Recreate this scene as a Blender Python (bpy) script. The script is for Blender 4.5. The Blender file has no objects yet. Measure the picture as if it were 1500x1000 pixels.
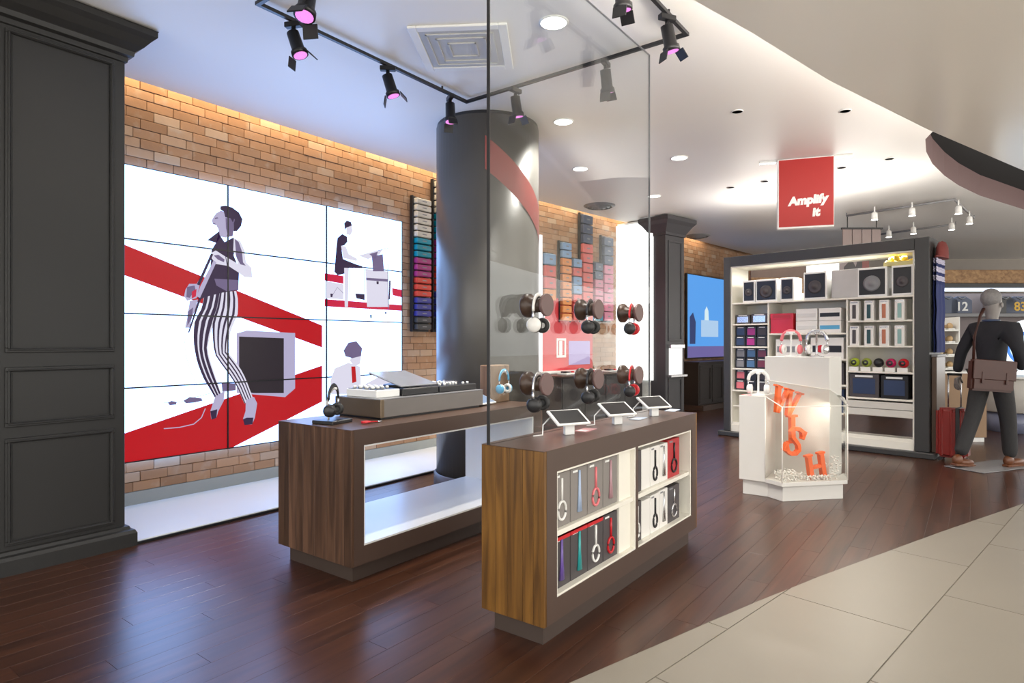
import bpy, bmesh, math, random
from mathutils import Matrix, Vector
random.seed(7)
C = bpy.context.scene.collection
scene = bpy.context.scene

# ------------------------------------------------------------------ camera, light, exposure
F = 905.0                       # focal length in pixels of the 1500 px frame
EYE = 1.35
cam_d = bpy.data.cameras.new('camera'); cam = bpy.data.objects.new('camera', cam_d); C.objects.link(cam)
cam_d.sensor_width = 36.0; cam_d.lens = F/1500*36; cam_d.clip_start = .05; cam_d.clip_end = 200
cam.matrix_world = Matrix(((.6, 0, -.8, 0), (-.8, 0, -.6, 0), (0, 1, 0, EYE), (0, 0, 0, 1)))
scene.camera = cam
scene.view_settings.view_transform = 'Standard'
scene.view_settings.look = 'None'
scene.view_settings.gamma = 1.0
scene.view_settings.exposure = 0.2
scene.view_settings.use_curve_mapping = False
scene.cycles.use_denoising = True
scene.cycles.max_bounces = 8
scene.cycles.transparent_max_bounces = 16
scene.cycles.sample_clamp_indirect = 6.0
world = bpy.data.worlds.new('mall_daylight'); scene.world = world; world.use_nodes = True
bg = world.node_tree.nodes['Background']
bg.inputs[0].default_value = (1.0, .97, .92, 1); bg.inputs[1].default_value = 2.5

ZC = 3.42                       # main ceiling height
def light(name, kind, loc, power, col=(1, .95, .88), size=.15, target=None, spot=None, blend=.6, sizey=None):
    d = bpy.data.lights.new(name, kind); o = bpy.data.objects.new(name, d); C.objects.link(o)
    d.energy = power; d.color = col; o.location = loc
    if kind == 'AREA':
        d.size = size
        if sizey: d.shape = 'RECTANGLE'; d.size_y = sizey
        else: d.shape = 'DISK'
    else: d.shadow_soft_size = size
    if kind == 'SPOT': d.spot_size = math.radians(spot or 60); d.spot_blend = blend
    if target is not None:
        o.rotation_euler = (Vector(target)-Vector(loc)).to_track_quat('-Z', 'Y').to_euler()
    return o

# ------------------------------------------------------------------ pixel helpers
def ray(px, py):
    a = (px-750)/F; b = (500-py)/F
    return Vector((.8+.6*a, .6-.8*a, b))
def at_z(px, py, z):
    d = ray(px, py); return Vector((0, 0, EYE)) + d*((z-EYE)/d.z)
def at_y(px, py, V):
    d = ray(px, py); return Vector((0, 0, EYE)) + d*(V/d.y)
def at_t(px, py, t): return Vector((0, 0, EYE)) + ray(px, py)*t
def at_pl(px, py, p0, n):
    d = ray(px, py); o = Vector((0, 0, EYE)); n = Vector(n)
    return o + d*((Vector(p0)-o).dot(n)/d.dot(n))

# ------------------------------------------------------------------ materials
MATS = {}
def nd(nt, t, **k):
    n = nt.nodes.new(t)
    for a, v in k.items(): setattr(n, a, v)
    return n
def mat(name, col, rough=.5, metal=0.0, var=.10, scale=6.0, bump=0.0, spec=.5, stretch=None, rnd=0.0, emit=0.0, coat=0.0, island=False):
    if name in MATS: return MATS[name]
    m = bpy.data.materials.new(name); m.use_nodes = True; nt = m.node_tree; L = nt.links.new
    p = nt.nodes['Principled BSDF']
    p.inputs['Roughness'].default_value = rough; p.inputs['Metallic'].default_value = metal
    p.inputs['Specular IOR Level'].default_value = spec; p.inputs['Coat Weight'].default_value = coat
    tc = nd(nt, 'ShaderNodeTexCoord')
    src = nd(nt, 'ShaderNodeNewGeometry')
    mp = nd(nt, 'ShaderNodeMapping'); mp.inputs['Scale'].default_value = stretch or (1, 1, 1)
    if stretch: L(src.outputs['Position'], mp.inputs[0])
    else: L(tc.outputs['Object'], mp.inputs[0])
    nz = nd(nt, 'ShaderNodeTexNoise'); nz.inputs['Scale'].default_value = scale; nz.inputs['Detail'].default_value = 5
    L(mp.outputs[0], nz.inputs['Vector'])
    mx = nd(nt, 'ShaderNodeMix', data_type='RGBA'); 
    c = Vector(col)
    mx.inputs['A'].default_value = (*(c*(1-var)), 1); mx.inputs['B'].default_value = (*[min(1, x*(1+var)) for x in c], 1)
    L(nz.outputs['Fac'], mx.inputs['Factor'])
    out = mx.outputs['Result']
    if rnd:
        hs = nd(nt, 'ShaderNodeHueSaturation')
        r = nd(nt, 'ShaderNodeObjectInfo').outputs['Random'] if not island else src.outputs['Random Per Island']
        mr = nd(nt, 'ShaderNodeMapRange'); mr.inputs['To Min'].default_value = 1-rnd; mr.inputs['To Max'].default_value = 1+rnd
        L(r, mr.inputs['Value']); L(mr.outputs[0], hs.inputs['Value']); L(out, hs.inputs['Color']); out = hs.outputs[0]
    L(out, p.inputs['Base Color'])
    if emit:
        L(out, p.inputs['Emission Color']); p.inputs['Emission Strength'].default_value = emit
    if bump:
        bp = nd(nt, 'ShaderNodeBump'); bp.inputs['Strength'].default_value = bump; bp.inputs['Distance'].default_value = .01
        L(nz.outputs['Fac'], bp.inputs['Height']); L(bp.outputs[0], p.inputs['Normal'])
    MATS[name] = m; return m
def wood(name, c1, c2, rough=.35, axis=0, rnd=.25, island=False, grain=14, bump=.15, spec=.5):
    if name in MATS: return MATS[name]
    m = bpy.data.materials.new(name); m.use_nodes = True; nt = m.node_tree; L = nt.links.new
    p = nt.nodes['Principled BSDF']; p.inputs['Roughness'].default_value = rough; p.inputs['Specular IOR Level'].default_value = spec
    g = nd(nt, 'ShaderNodeNewGeometry'); mp = nd(nt, 'ShaderNodeMapping')
    s = [1.0, 1.0, 1.0]; s = [x*grain for x in s]; s[axis] = grain*.07
    mp.inputs['Scale'].default_value = s
    r = nd(nt, 'ShaderNodeObjectInfo').outputs['Random'] if not island else g.outputs['Random Per Island']
    ad = nd(nt, 'ShaderNodeVectorMath', operation='ADD'); sc = nd(nt, 'ShaderNodeMath', operation='MULTIPLY'); sc.inputs[1].default_value = 40
    L(r, sc.inputs[0]); L(g.outputs['Position'], ad.inputs[0]); L(sc.outputs[0], ad.inputs[1]); L(ad.outputs[0], mp.inputs[0])
    n1 = nd(nt, 'ShaderNodeTexNoise'); n1.inputs['Scale'].default_value = 1.0; n1.inputs['Detail'].default_value = 8; n1.inputs['Distortion'].default_value = .6
    L(mp.outputs[0], n1.inputs['Vector'])
    rp = nd(nt, 'ShaderNodeValToRGB'); rp.color_ramp.elements[0].position = .32; rp.color_ramp.elements[1].position = .72
    rp.color_ramp.elements[0].color = (*c1, 1); rp.color_ramp.elements[1].color = (*c2, 1)
    L(n1.outputs['Fac'], rp.inputs[0])
    hs = nd(nt, 'ShaderNodeHueSaturation'); mr = nd(nt, 'ShaderNodeMapRange'); mr.inputs['To Min'].default_value = 1-rnd; mr.inputs['To Max'].default_value = 1+rnd
    L(r, mr.inputs['Value']); L(mr.outputs[0], hs.inputs['Value']); L(rp.outputs[0], hs.inputs['Color'])
    L(hs.outputs[0], p.inputs['Base Color'])
    bp = nd(nt, 'ShaderNodeBump'); bp.inputs['Strength'].default_value = bump; bp.inputs['Distance'].default_value = .004
    L(n1.outputs['Fac'], bp.inputs['Height']); L(bp.outputs[0], p.inputs['Normal'])
    MATS[name] = m; return m
def brickmat(name, island):
    m = bpy.data.materials.new(name); m.use_nodes = True; nt = m.node_tree; L = nt.links.new
    p = nt.nodes['Principled BSDF']; p.inputs['Roughness'].default_value = .85
    g = nd(nt, 'ShaderNodeNewGeometry')
    r = nd(nt, 'ShaderNodeObjectInfo').outputs['Random'] if not island else g.outputs['Random Per Island']
    rp = nd(nt, 'ShaderNodeValToRGB'); cr = rp.color_ramp
    cols = [(0, (.28, .155, .085)), (.25, (.36, .20, .11)), (.5, (.42, .24, .135)), (.7, (.33, .19, .11)), (.85, (.42, .265, .165)), (1, (.45, .33, .24))]
    cr.elements[0].position = 0; cr.elements[0].color = (*cols[0][1], 1); cr.elements[1].position = 1; cr.elements[1].color = (*cols[-1][1], 1)
    for q, c in cols[1:-1]:
        e = cr.elements.new(q); e.color = (*c, 1)
    L(r, rp.inputs[0])
    nz = nd(nt, 'ShaderNodeTexNoise'); nz.inputs['Scale'].default_value = 9; nz.inputs['Detail'].default_value = 8
    L(g.outputs['Position'], nz.inputs['Vector'])
    r2 = nd(nt, 'ShaderNodeValToRGB'); r2.color_ramp.elements[0].position = .56; r2.color_ramp.elements[1].position = .75
    r2.color_ramp.elements[0].color = (0, 0, 0, 1); r2.color_ramp.elements[1].color = (.55, .55, .55, 1); L(nz.outputs['Fac'], r2.inputs[0])
    mx = nd(nt, 'ShaderNodeMix', data_type='RGBA'); mx.inputs['B'].default_value = (.45, .37, .30, 1)
    L(r2.outputs[0], mx.inputs['Factor']); L(rp.outputs[0], mx.inputs['A']); L(mx.outputs['Result'], p.inputs['Base Color'])
    bp = nd(nt, 'ShaderNodeBump'); bp.inputs['Strength'].default_value = .5; bp.inputs['Distance'].default_value = .01
    L(nz.outputs['Fac'], bp.inputs['Height']); L(bp.outputs[0], p.inputs['Normal'])
    return m
def emis(name, col, s=1.0):
    if name in MATS: return MATS[name]
    m = bpy.data.materials.new(name); m.use_nodes = True; nt = m.node_tree
    p = nt.nodes['Principled BSDF']; p.inputs['Base Color'].default_value = (.02, .02, .02, 1); p.inputs['Roughness'].default_value = .35
    p.inputs['Specular IOR Level'].default_value = .2
    p.inputs['Emission Color'].default_value = (*col, 1); p.inputs['Emission Strength'].default_value = s
    MATS[name] = m; return m
def glass(name, tint, refl):
    m = bpy.data.materials.new(name); m.use_nodes = True; nt = m.node_tree; L = nt.links.new
    nt.nodes.remove(nt.nodes['Principled BSDF']); out = nt.nodes['Material Output']
    t = nd(nt, 'ShaderNodeBsdfTransparent'); t.inputs[0].default_value = (*tint, 1)
    g = nd(nt, 'ShaderNodeBsdfGlossy'); g.inputs['Roughness'].default_value = .0; g.inputs[0].default_value = (.95, .97, .97, 1)
    w = nd(nt, 'ShaderNodeLayerWeight'); w.inputs[0].default_value = .5
    pw = nd(nt, 'ShaderNodeMath', operation='POWER'); pw.inputs[1].default_value = 5; L(w.outputs['Facing'], pw.inputs[0])
    f = nd(nt, 'ShaderNodeMath', operation='MULTIPLY_ADD'); f.inputs[1].default_value = .9; f.inputs[2].default_value = refl; L(pw.outputs[0], f.inputs[0])
    x = nd(nt, 'ShaderNodeMixShader'); L(f.outputs[0], x.inputs[0]); L(t.outputs[0], x.inputs[1]); L(g.outputs[0], x.inputs[2])
    L(x.outputs[0], out.inputs[0]); MATS[name] = m; return m

M_ceil = mat('ceiling_paint', (.84, .82, .79), .45, var=.02, scale=1)
M_soffit = mat('soffit_gloss_paint', (.90, .855, .77), .16, var=.03, scale=.8)
M_dark = mat('charcoal_paint', (.024, .0235, .023), .45, var=.08, scale=3, spec=.35)
M_darkpier = mat('slate_paint', (.052, .050, .056), .4, var=.08, scale=3)
M_taupe = mat('taupe_laminate', (.075, .047, .036), .36, var=.06, scale=5)
M_taupe2 = mat('dark_taupe_plinth', (.060, .042, .034), .45, var=.06)
M_white = mat('white_laminate', (.80, .80, .78), .3, var=.02)
M_cream = mat('cream_shelf_paint', (.80, .77, .68), .4, var=.03)
M_dais = mat('white_dais_tile', (.78, .80, .80), .35, var=.03, scale=2)
M_skirt = mat('grey_skirting', (.30, .32, .31), .4, var=.05)
M_black = mat('black_plastic', (.014, .014, .016), .35, var=.15)
M_blackm = mat('black_metal', (.012, .012, .014), .4, metal=.3, var=.1)
M_grey = mat('grey_plastic', (.22, .22, .23), .4, var=.08)
M_deck = mat('grey_deck_case', (.17, .155, .145), .4, var=.08)
M_silver = mat('brushed_silver', (.62, .62, .63), .25, metal=.9, var=.05)
M_wht = mat('white_plastic', (.82, .82, .80), .35, var=.03)
M_red = mat('red_plastic', (.55, .012, .02), .3, var=.08)
M_orange = mat('orange_letter_paint', (.80, .13, .025), .4, var=.05)
M_mauve = mat('mauve_wood_face', (.13, .075, .07), .45, var=.1)
M_spool = wood('dark_spool_wood', (.03, .016, .010), (.075, .04, .025), .35, axis=1)
M_walnutA = wood('walnut_plank', (.050, .026, .017), (.150, .080, .048), .38, axis=2, rnd=.35, grain=26)
M_walnutB = wood('warm_lit_walnut_plank', (.095, .040, .006), (.27, .125, .022), .38, axis=2, rnd=.3, grain=26)  # same walnut as the other counter, warm light put into its colour
M_floor = wood('dark_floorboard', (.034, .0105, .0045), (.078, .027, .012), .30, axis=0, rnd=.12, spec=.8, grain=20, bump=.12)
M_floor2 = wood('dark_floorboard_far', (.034, .0105, .0045), (.078, .027, .012), .30, axis=0, rnd=.12, spec=.8, island=True, grain=20, bump=.12)
M_sub = mat('dark_subfloor', (.02, .012, .008), .8)
M_tile = mat('cream_stone_tile', (.25, .223, .182), .36, var=.05, scale=2.5, rnd=.02)
M_grout = mat('pale_grout', (.195, .172, .138), .8, var=.02)
M_brick = brickmat('brick_face', False); M_brick2 = brickmat('brick_face_far', True)
M_mortar = mat('dark_mortar', (.10, .065, .045), .95, var=.2, scale=20)
M_col = mat('round_column_grey', (.085, .080, .072), .33, var=.04)
M_glass = glass('pane_glass', (.93, .945, .945), .035)
M_acryl = glass('clear_acrylic', (.975, .975, .965), .02)
M_edge = mat('acrylic_edge', (.85, .82, .76), .3, var=.02)
M_beam = wood('honey_wood', (.26, .13, .05), (.55, .32, .14), .5, axis=0)

# ------------------------------------------------------------------ mesh helpers
class MB:
    def __init__(s): s.v = []; s.f = []; s.sm = []
    def add(s, vs, fs, smooth=False, M=None):
        o = len(s.v)
        s.v += [(M @ Vector(v)) if M is not None else Vector(v) for v in vs]
        s.f += [tuple(i+o for i in f) for f in fs]; s.sm += [smooth]*len(fs); return s
    def box(s, x0, x1, y0, y1, z0, z1, M=None):
        vs = [(x, y, z) for z in (z0, z1) for y in (y0, y1) for x in (x0, x1)]
        return s.add(vs, [(0, 2, 3, 1), (4, 5, 7, 6), (0, 1, 5, 4), (2, 6, 7, 3), (0, 4, 6, 2), (1, 3, 7, 5)], False, M)
    def frame(s, x0, x1, z0, z1, w, y0, y1, M=None):       # rectangular ring in the xz plane
        s.box(x0, x1, y0, y1, z0, z0+w, M); s.box(x0, x1, y0, y1, z1-w, z1, M)
        s.box(x0, x0+w, y0, y1, z0+w, z1-w, M); return s.box(x1-w, x1, y0, y1, z0+w, z1-w, M)
    def lathe(s, prof, n=24, M=None, smooth=True, cap=True):
        vs = []; fs = []
        for r, z in prof:
            for k in range(n):
                a = 2*math.pi*k/n; vs.append((r*math.cos(a), r*math.sin(a), z))
        for i in range(len(prof)-1):
            for k in range(n):
                k2 = (k+1) % n; fs.append((i*n+k, i*n+k2, (i+1)*n+k2, (i+1)*n+k))
        s.add(vs, fs, smooth, M)
        if cap:
            o = len(s.v)-len(vs)
            if prof[0][0] > 1e-5: s.f.append(tuple(o+k for k in range(n))[::-1]); s.sm.append(False)
            if prof[-1][0] > 1e-5: s.f.append(tuple(o+(len(prof)-1)*n+k for k in range(n))); s.sm.append(False)
        return s
    def tube(s, path, r, n=8, M=None, closed=False, flat=1.0, up=(0, 0, 1)):
        P = [Vector(p) for p in path]; m = len(P); vs = []; fs = []
        rs = r if isinstance(r, (list, tuple)) else [r]*m
        for i, p in enumerate(P):
            if closed: d = P[(i+1) % m]-P[i-1]
            else: d = P[min(i+1, m-1)]-P[max(i-1, 0)]
            d.normalize(); u = Vector(up)
            if abs(d.dot(u)) > .95: u = Vector((1, 0, 0)) if abs(d.x) < .9 else Vector((0, 1, 0))
            a = d.cross(u).normalized(); b = a.cross(d)
            for k in range(n):
                t = 2*math.pi*k/n; vs.append(p + a*(rs[i]*flat*math.cos(t)) + b*(rs[i]*math.sin(t)))
        for i in range(m if closed else m-1):
            j = (i+1) % m
            for k in range(n):
                k2 = (k+1) % n; fs.append((i*n+k, i*n+k2, j*n+k2, j*n+k))
        if not closed: fs += [tuple(range(n))[::-1], tuple(range((m-1)*n, m*n))]
        return s.add(vs, fs, True, M)
    def prism(s, poly, z0, z1, M=None):
        n = len(poly); vs = [(x, y, z0) for x, y in poly]+[(x, y, z1) for x, y in poly]
        fs = [tuple(range(n))[::-1], tuple(range(n, 2*n))]+[(i, (i+1) % n, n+(i+1) % n, n+i) for i in range(n)]
        return s.add(vs, fs, False, M)
    def ball(s, c, r, n=12, m=8, sc=(1, 1, 1), M=None):
        prof = [(r*math.sin(math.pi*i/m)*1.0, -r*math.cos(math.pi*i/m)) for i in range(m+1)]
        T = Matrix.Translation(Vector(c)) @ Matrix.Diagonal((*sc, 1))
        return s.lathe(prof, n, (M @ T) if M is not None else T, cap=False)
    def mesh(s, name, m, bevel=0, seg=1, recalc=True):
        me = bpy.data.meshes.new(name); me.from_pydata([tuple(v) for v in s.v], [], s.f)
        me.polygons.foreach_set('use_smooth', s.sm)
        bm = bmesh.new(); bm.from_mesh(me)
        if any(s.sm): bmesh.ops.remove_doubles(bm, verts=bm.verts, dist=1e-6)
        if recalc: bmesh.ops.recalc_face_normals(bm, faces=bm.faces)
        if bevel:
            ed = [e for e in bm.edges if len(e.link_faces) == 2 and e.calc_face_angle() > .6]
            bmesh.ops.bevel(bm, geom=ed, offset=bevel, segments=seg, affect='EDGES', clamp_overlap=True)
        bm.to_mesh(me); bm.free()
        me.materials.append(m); return me
    def build(s, name, m, parent=None, bevel=0, seg=1, label=None):
        o = bpy.data.objects.new(name, s.mesh(name, m, bevel, seg)); C.objects.link(o)
        if parent is not None: o.parent = parent
        if label: o['label'] = label
        return o
def B(*a, M=None): return MB().box(*a, M=M)
def tag(o, label, cat, group=None):
    o['label'] = label; o['category'] = cat
    if group: o['group'] = group
    return o
def thing(name, label, cat, loc=(0, 0, 0), rz=0, group=None):
    o = bpy.data.objects.new(name, None); C.objects.link(o); o.empty_display_size = .1
    o.location = loc; o.rotation_euler = (0, 0, rz); return tag(o, label, cat, group)
def struct(o, label, cat=None):
    o['kind'] = 'structure'; o['label'] = label; o['category'] = cat or 'structure'; return o
def sroot(name, label, cat, loc=(0, 0, 0), rz=0): return struct(thing(name, label, cat, loc, rz), label, cat)
def piece(name, me, parent, loc=(0, 0, 0), rot=None):
    o = bpy.data.objects.new(name, me); C.objects.link(o); o.parent = parent; o.location = loc
    if rot: o.rotation_euler = rot
    return o
ORD = ['top', 'second', 'third', 'fourth', 'fifth', 'sixth', 'seventh', 'eighth', 'ninth', 'tenth', 'eleventh', 'twelfth', 'thirteenth', 'fourteenth', 'fifteenth', 'sixteenth', 'seventeenth', 'eighteenth', 'nineteenth', 'twentieth', 'twenty-first', 'twenty-second', 'twenty-third', 'twenty-fourth']
RX = lambda a: Matrix.Rotation(a, 4, 'X')
RY = lambda a: Matrix.Rotation(a, 4, 'Y')
RZ = lambda a: Matrix.Rotation(a, 4, 'Z')
TR = lambda *v: Matrix.Translation(Vector(v))
def text_mesh(body, size, m, M, depth=.004, bold=0.0, shear=0.0, align='CENTER'):
    cu = bpy.data.curves.new('lettering', 'FONT'); cu.body = body; cu.size = size; cu.extrude = depth; cu.offset = bold; cu.shear = shear; cu.align_x = align
    o = bpy.data.objects.new('lettering', cu); C.objects.link(o)
    me = bpy.data.meshes.new_from_object(o.evaluated_get(bpy.context.evaluated_depsgraph_get()))
    bpy.data.objects.remove(o); me.transform(M); me.materials.clear(); me.materials.append(m); return me

# ================================================================== THE SETTING
WV = 5.47                                           # brick face of the left wall
def wall_v(U): return WV if U < 6 else WV-.118*(U-6)
W2A = math.atan(-.118)
W2N = (.118, 1.0, 0)
def at_w2(px, py, off=0.0): return at_pl(px, py, (6, WV-off, 0), W2N)

# ---- floor: boards, subfloor, stone tiles
floor = B(-3, 22, -7, 6, -.06, -.014).build('floor', M_sub); struct(floor, 'dark brown timber floor of the shop', 'floor')
def vis(p, mx=40):
    d = p-Vector((0, 0, EYE)); f = .8*d.x+.6*d.y; r = .6*d.x-.8*d.y
    if f < .3: return None
    return (750+F*r/f, 500-F*d.z/f, f)
plank_me = B(-.5995, .5995, -.0631, .0631, -.014, 0).mesh('plank', M_floor, .0006)
cand = []; j = 0; y = -2.0
while y < 5.4:
    x = -1.2 + ((j*.47) % 1.2)
    while x < 17:
        c = Vector((x+.6, y+.063, 0)); best = None
        for q in (-.55, 0, .55):
            v = vis(c+Vector((q, 0, 0)))
            if v and -20 < v[0] < 1520 and v[1] < 1020: best = min(best or 99, v[2])
        if best: cand.append((best, c))
        x += 1.2
    y += .127; j += 1
def curve_v(U):                                       # edge between boards and stone
    return 1.285-.314*(U-2.07) if U < 3.9 else .71-.374*(U-3.9)
cand = [c for c in cand if c[1].y > curve_v(c[1].x)-.35]
cand.sort(key=lambda c: c[0])
for _, c in cand[:290]: piece('floorboard', plank_me, floor, c)
rest = MB()
for _, c in cand[290:]: rest.box(c.x-.5995, c.x+.5995, c.y-.0631, c.y+.0631, -.014, 0)
o = rest.build('distant_floorboards', M_floor2, floor); o['kind'] = 'stuff'
# stone: clip a tile grid with the convex region below the curve
edge = [(-3, 2.75), (0.4, 1.78), (1.3, 1.52), (2.07, 1.285), (3.0, 1.01), (3.9, .71), (5.3, .20), (6.72, -.345), (8.2, -.98), (10, -1.85), (14, -4.0), (19, -7), (26, -11), (40, -19), (60, -31)]
stone_root = MB().prism(edge[::-1]+[(-30, -31), (-30, 10.6)], -.010, .0015).build('floor_stone', M_grout); struct(stone_root, 'cream stone aisle floor with a curved edge', 'floor')
bounce_fl = MB().prism([(-30, -31), (60, -31), (60, -30), (13, -6.2), (7, -3.0), (-2.5, -2.0), (-30, -2.0)], .0, .006).build('floor_bounce', mat('pale_bounce_floor', (.74, .71, .65), .4, var=.03, scale=1)); struct(bounce_fl, 'pale floor added out of view to bounce light onto the soffit', 'floor')  # unseen floor added to bounce light up under the soffit
def clip_half(poly, a, b):                            # keep the side to the right of a->b (V below)
    out = []; n = len(poly)
    sd = lambda p: (b[0]-a[0])*(p[1]-a[1])-(b[1]-a[1])*(p[0]-a[0])
    for i in range(n):
        p, q = poly[i], poly[(i+1) % n]; sp, sq = sd(p), sd(q)
        if sp <= 0: out.append(p)
        if (sp < 0 < sq) or (sq < 0 < sp):
            k = sp/(sp-sq); out.append((p[0]+(q[0]-p[0])*k, p[1]+(q[1]-p[1])*k))
    return out
ca, sa = math.cos(-.17), math.sin(-.17)
k = 0
for i in range(-4, 12):
    for jj in range(-7, 6):
        x0 = i*1.2+(jj % 2)*.6; y0 = jj*.6; g = .003
        poly = [(x0+g, y0+g), (x0+1.2-g, y0+g), (x0+1.2-g, y0+.6-g), (x0+g, y0+.6-g)]
        poly = [(ca*x-sa*y+.35, sa*x+ca*y+.15) for x, y in poly]
        seen = [vis(Vector((px, py, 0))) for px, py in poly]
        if not any(v and -100 < v[0] < 1650 and v[1] < 1150 for v in seen): continue
        for e in range(len(edge)-1):
            poly = clip_half(poly, edge[e], edge[e+1])
            if len(poly) < 3: break
        if len(poly) < 3: continue
        cx = sum(p[0] for p in poly)/len(poly); cy = sum(p[1] for p in poly)/len(poly)
        me = MB().prism([(x-cx, y-cy) for x, y in poly], 0, .0035).mesh('stone_tile', M_tile)
        piece('stone_tile', me, stone_root, (cx, cy, .0015))

# ---- white dais along the wall
dais = B(1.4, 7.2, 4.47, 5.55, 0, .025).build('floor_dais', M_dais); struct(dais, 'low white dais below the video wall', 'platform')
struct(B(1.4, 7.2, 4.455, 4.47, 0, .018).build('trim_1', M_blackm), 'thin dark edge strip of the white dais', 'trim')
struct(B(1.4, 9.6, WV-.012, WV+.03, .025, .13).build('baseboard_left', M_skirt), 'grey skirting at the foot of the brick wall', 'baseboard')

# ---- brick walls
wl = B(-3, 6.0, WV+.01, WV+.25, 0, 3.9).build('wall_left', M_mortar); struct(wl, 'brown brick wall behind the video wall', 'wall')
Lw2 = 12.5
wb = MB().box(0, Lw2, .01, .25, 0, 3.9).build('wall_back', M_mortar); wb.location = (6, WV, 0); wb.rotation_euler = (0, 0, W2A)
struct(wb, 'brown brick wall beyond the round column', 'wall')
bl, bh = .212, .080
brick_me = B(-bl/2+.0022, bl/2-.0022, -.0, .05, -bh/2+.0022, bh/2-.0022).mesh('brick', M_brick, .003)
bc = []
for seg in (0, 1):
    L0, L1 = (1.9, 6.0) if seg == 0 else (0, Lw2)
    row = 0; z = .17
    while z < 3.74:
        x = L0-((row % 2)*.5)*bl+(0 if row % 3 else .05)
        while x < L1:
            if seg == 0: c = Vector((x+bl/2, WV-.004, z)); 
            else: c = Vector((6, WV-.004, z))+Vector((math.cos(W2A), math.sin(W2A), 0))*(x+bl/2)
            v = vis(c); ok = bool(v) and v[1] > -15
            if ok and seg == 0 and 1.9 < c.x < 5.0 and .44 < z < 2.70: ok = False
            if ok and (v[0] < 178 or (645 < v[0] < 785) or (905 < v[0] < 1003)) : ok = False
            if ok and v[0] > 1066: ok = False
            bc.append((0 if ok else 1, v[2] if v else 99, seg, x+bl/2, z, c))
            x += bl
        z += bh; row += 1
bc.sort(key=lambda b: (b[0], b[1]))
for _, _, seg, x, z, c in bc[:290]:
    if seg == 0: piece('brick', brick_me, wl, (c.x, c.y-random.uniform(0, .006), z))
    else: piece('brick', brick_me, wb, (x, -.004-random.uniform(0, .006), z))
for seg, par in ((0, wl), (1, wb)):
    m_ = MB()
    for b_ in bc[290:]:
        if b_[2] != seg: continue
        x, z = b_[3], b_[4]; y = WV-.004 if seg == 0 else -.004
        m_.box(x-bl/2+.0022, x+bl/2-.0022, y-random.uniform(0, .006), y+.05, z-bh/2+.0022, z+bh/2-.0022)
    o = m_.build('brick_courses', M_brick2, par); o['kind'] = 'stuff'

# ---- main ceiling, with cove at the wall and a dark recess
cove = [(-3, 5.32), (6.0, 5.32)]+[(u, 5.32-.118*(u-6)) for u in (9, 12, 15, 18, 22)]
outer = cove+[(22, -8), (14, -6), (7.0, -5.4), (5, -1.2), (-3, -.6)]
hole = [(6.9, -.6), (7.05, .05), (7.25, .30), (7.6, .41), (8.1, .43), (8.7, .40), (9.4, .31), (10.1, .18), (11, -.05), (12.6, -.62), (14.5, -1.6), (16, -2.8), (16, -5), (7.4, -5)]
bm = bmesh.new()
ed = []
for lp in (outer, hole):
    vs = [bm.verts.new((x, y, ZC)) for x, y in lp]
    for i in range(len(vs)): ed.append(bm.edges.new((vs[i], vs[(i+1) % len(vs)])))
bmesh.ops.triangle_fill(bm, edges=ed, use_beauty=True)
for f in bm.faces:
    if f.normal.z > 0: f.normal_flip()
me = bpy.data.meshes.new('ceiling'); bm.to_mesh(me); bm.free(); me.materials.append(M_ceil)
ceil = bpy.data.objects.new('ceiling', me); C.objects.link(ceil); struct(ceil, 'white plaster ceiling with a lit cove along the brick', 'ceiling')
# a thickness on the cove lip and an unseen cover added against light leaks
m_ = MB()
for (x0, y0), (x1, y1) in zip(cove[:-1], cove[1:]):
    m_.add([(x0, y0, ZC), (x1, y1, ZC), (x1, y1, ZC+.06), (x0, y0, ZC+.06)], [(0, 1, 2, 3)])
m_.add([(-3, 4.6, 3.80), (6, 4.6, 3.80), (6, 5.6, 3.80), (-3, 5.6, 3.80)], [(0, 1, 2, 3)])
m_.add([(6, 4.6, 3.80), (22, 2.7, 3.80), (22, 3.7, 3.80), (6, 5.6, 3.80)], [(0, 1, 2, 3)])
m_.add([(-3, 4.6, ZC+.01), (6, 4.6, ZC+.01), (6, 4.6, 3.80), (-3, 4.6, 3.80)], [(0, 1, 2, 3)])
m_.add([(6, 4.6, ZC+.01), (22, 2.7, ZC+.01), (22, 2.7, 3.80), (6, 4.6, 3.80)], [(0, 1, 2, 3)])
m_.build('cove', M_ceil, ceil)
m_ = MB(); n = len(hole)
M_pink = mat('dusky_pink_fascia', (.15, .095, .095), .5, var=.04)
m_.add([(x, y, ZC) for x, y in hole]+[(x, y, ZC+.30) for x, y in hole], [(i, (i+1) % n, n+(i+1) % n, n+i) for i in range(n)])
m_.build('recess_fascia', M_pink, ceil)
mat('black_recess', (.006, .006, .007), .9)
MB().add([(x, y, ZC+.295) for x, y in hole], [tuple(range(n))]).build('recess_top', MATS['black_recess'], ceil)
# ---- lower glossy soffit over the aisle
ZS = 2.95
sp = [at_z(*p, ZS) for p in ((1016, 0), (1100, 47), (1215, 118), (1360, 190), (1500, 250))]
se = [(-3, 2.75), (0, 1.98), (1.6, 1.48)]+[(p.x, p.y) for p in sp]+[(10, -1.45), (13.5, -3.2), (18, -6)]
sof = MB().prism(se[::-1]+[(9, -3.4), (4, -1.9), (-3, -1.2)], ZS, ZS+.07).build('ceiling_soffit', M_soffit); struct(sof, 'lower glossy cream soffit over the stone aisle', 'ceiling')
# ---- far walls
M_farw = mat('far_wall_paint', (.40, .36, .32), .6, var=.05)
fw = B(-6, 6, 0, .2, 0, 3.42).build('wall_far', M_farw); fw.location = at_t(1400, 500, 15.5).xy.to_3d(); fw.rotation_euler = (0, 0, math.atan2(-.8, .6))
struct(fw, 'far plain wall of the shop', 'wall')

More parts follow.
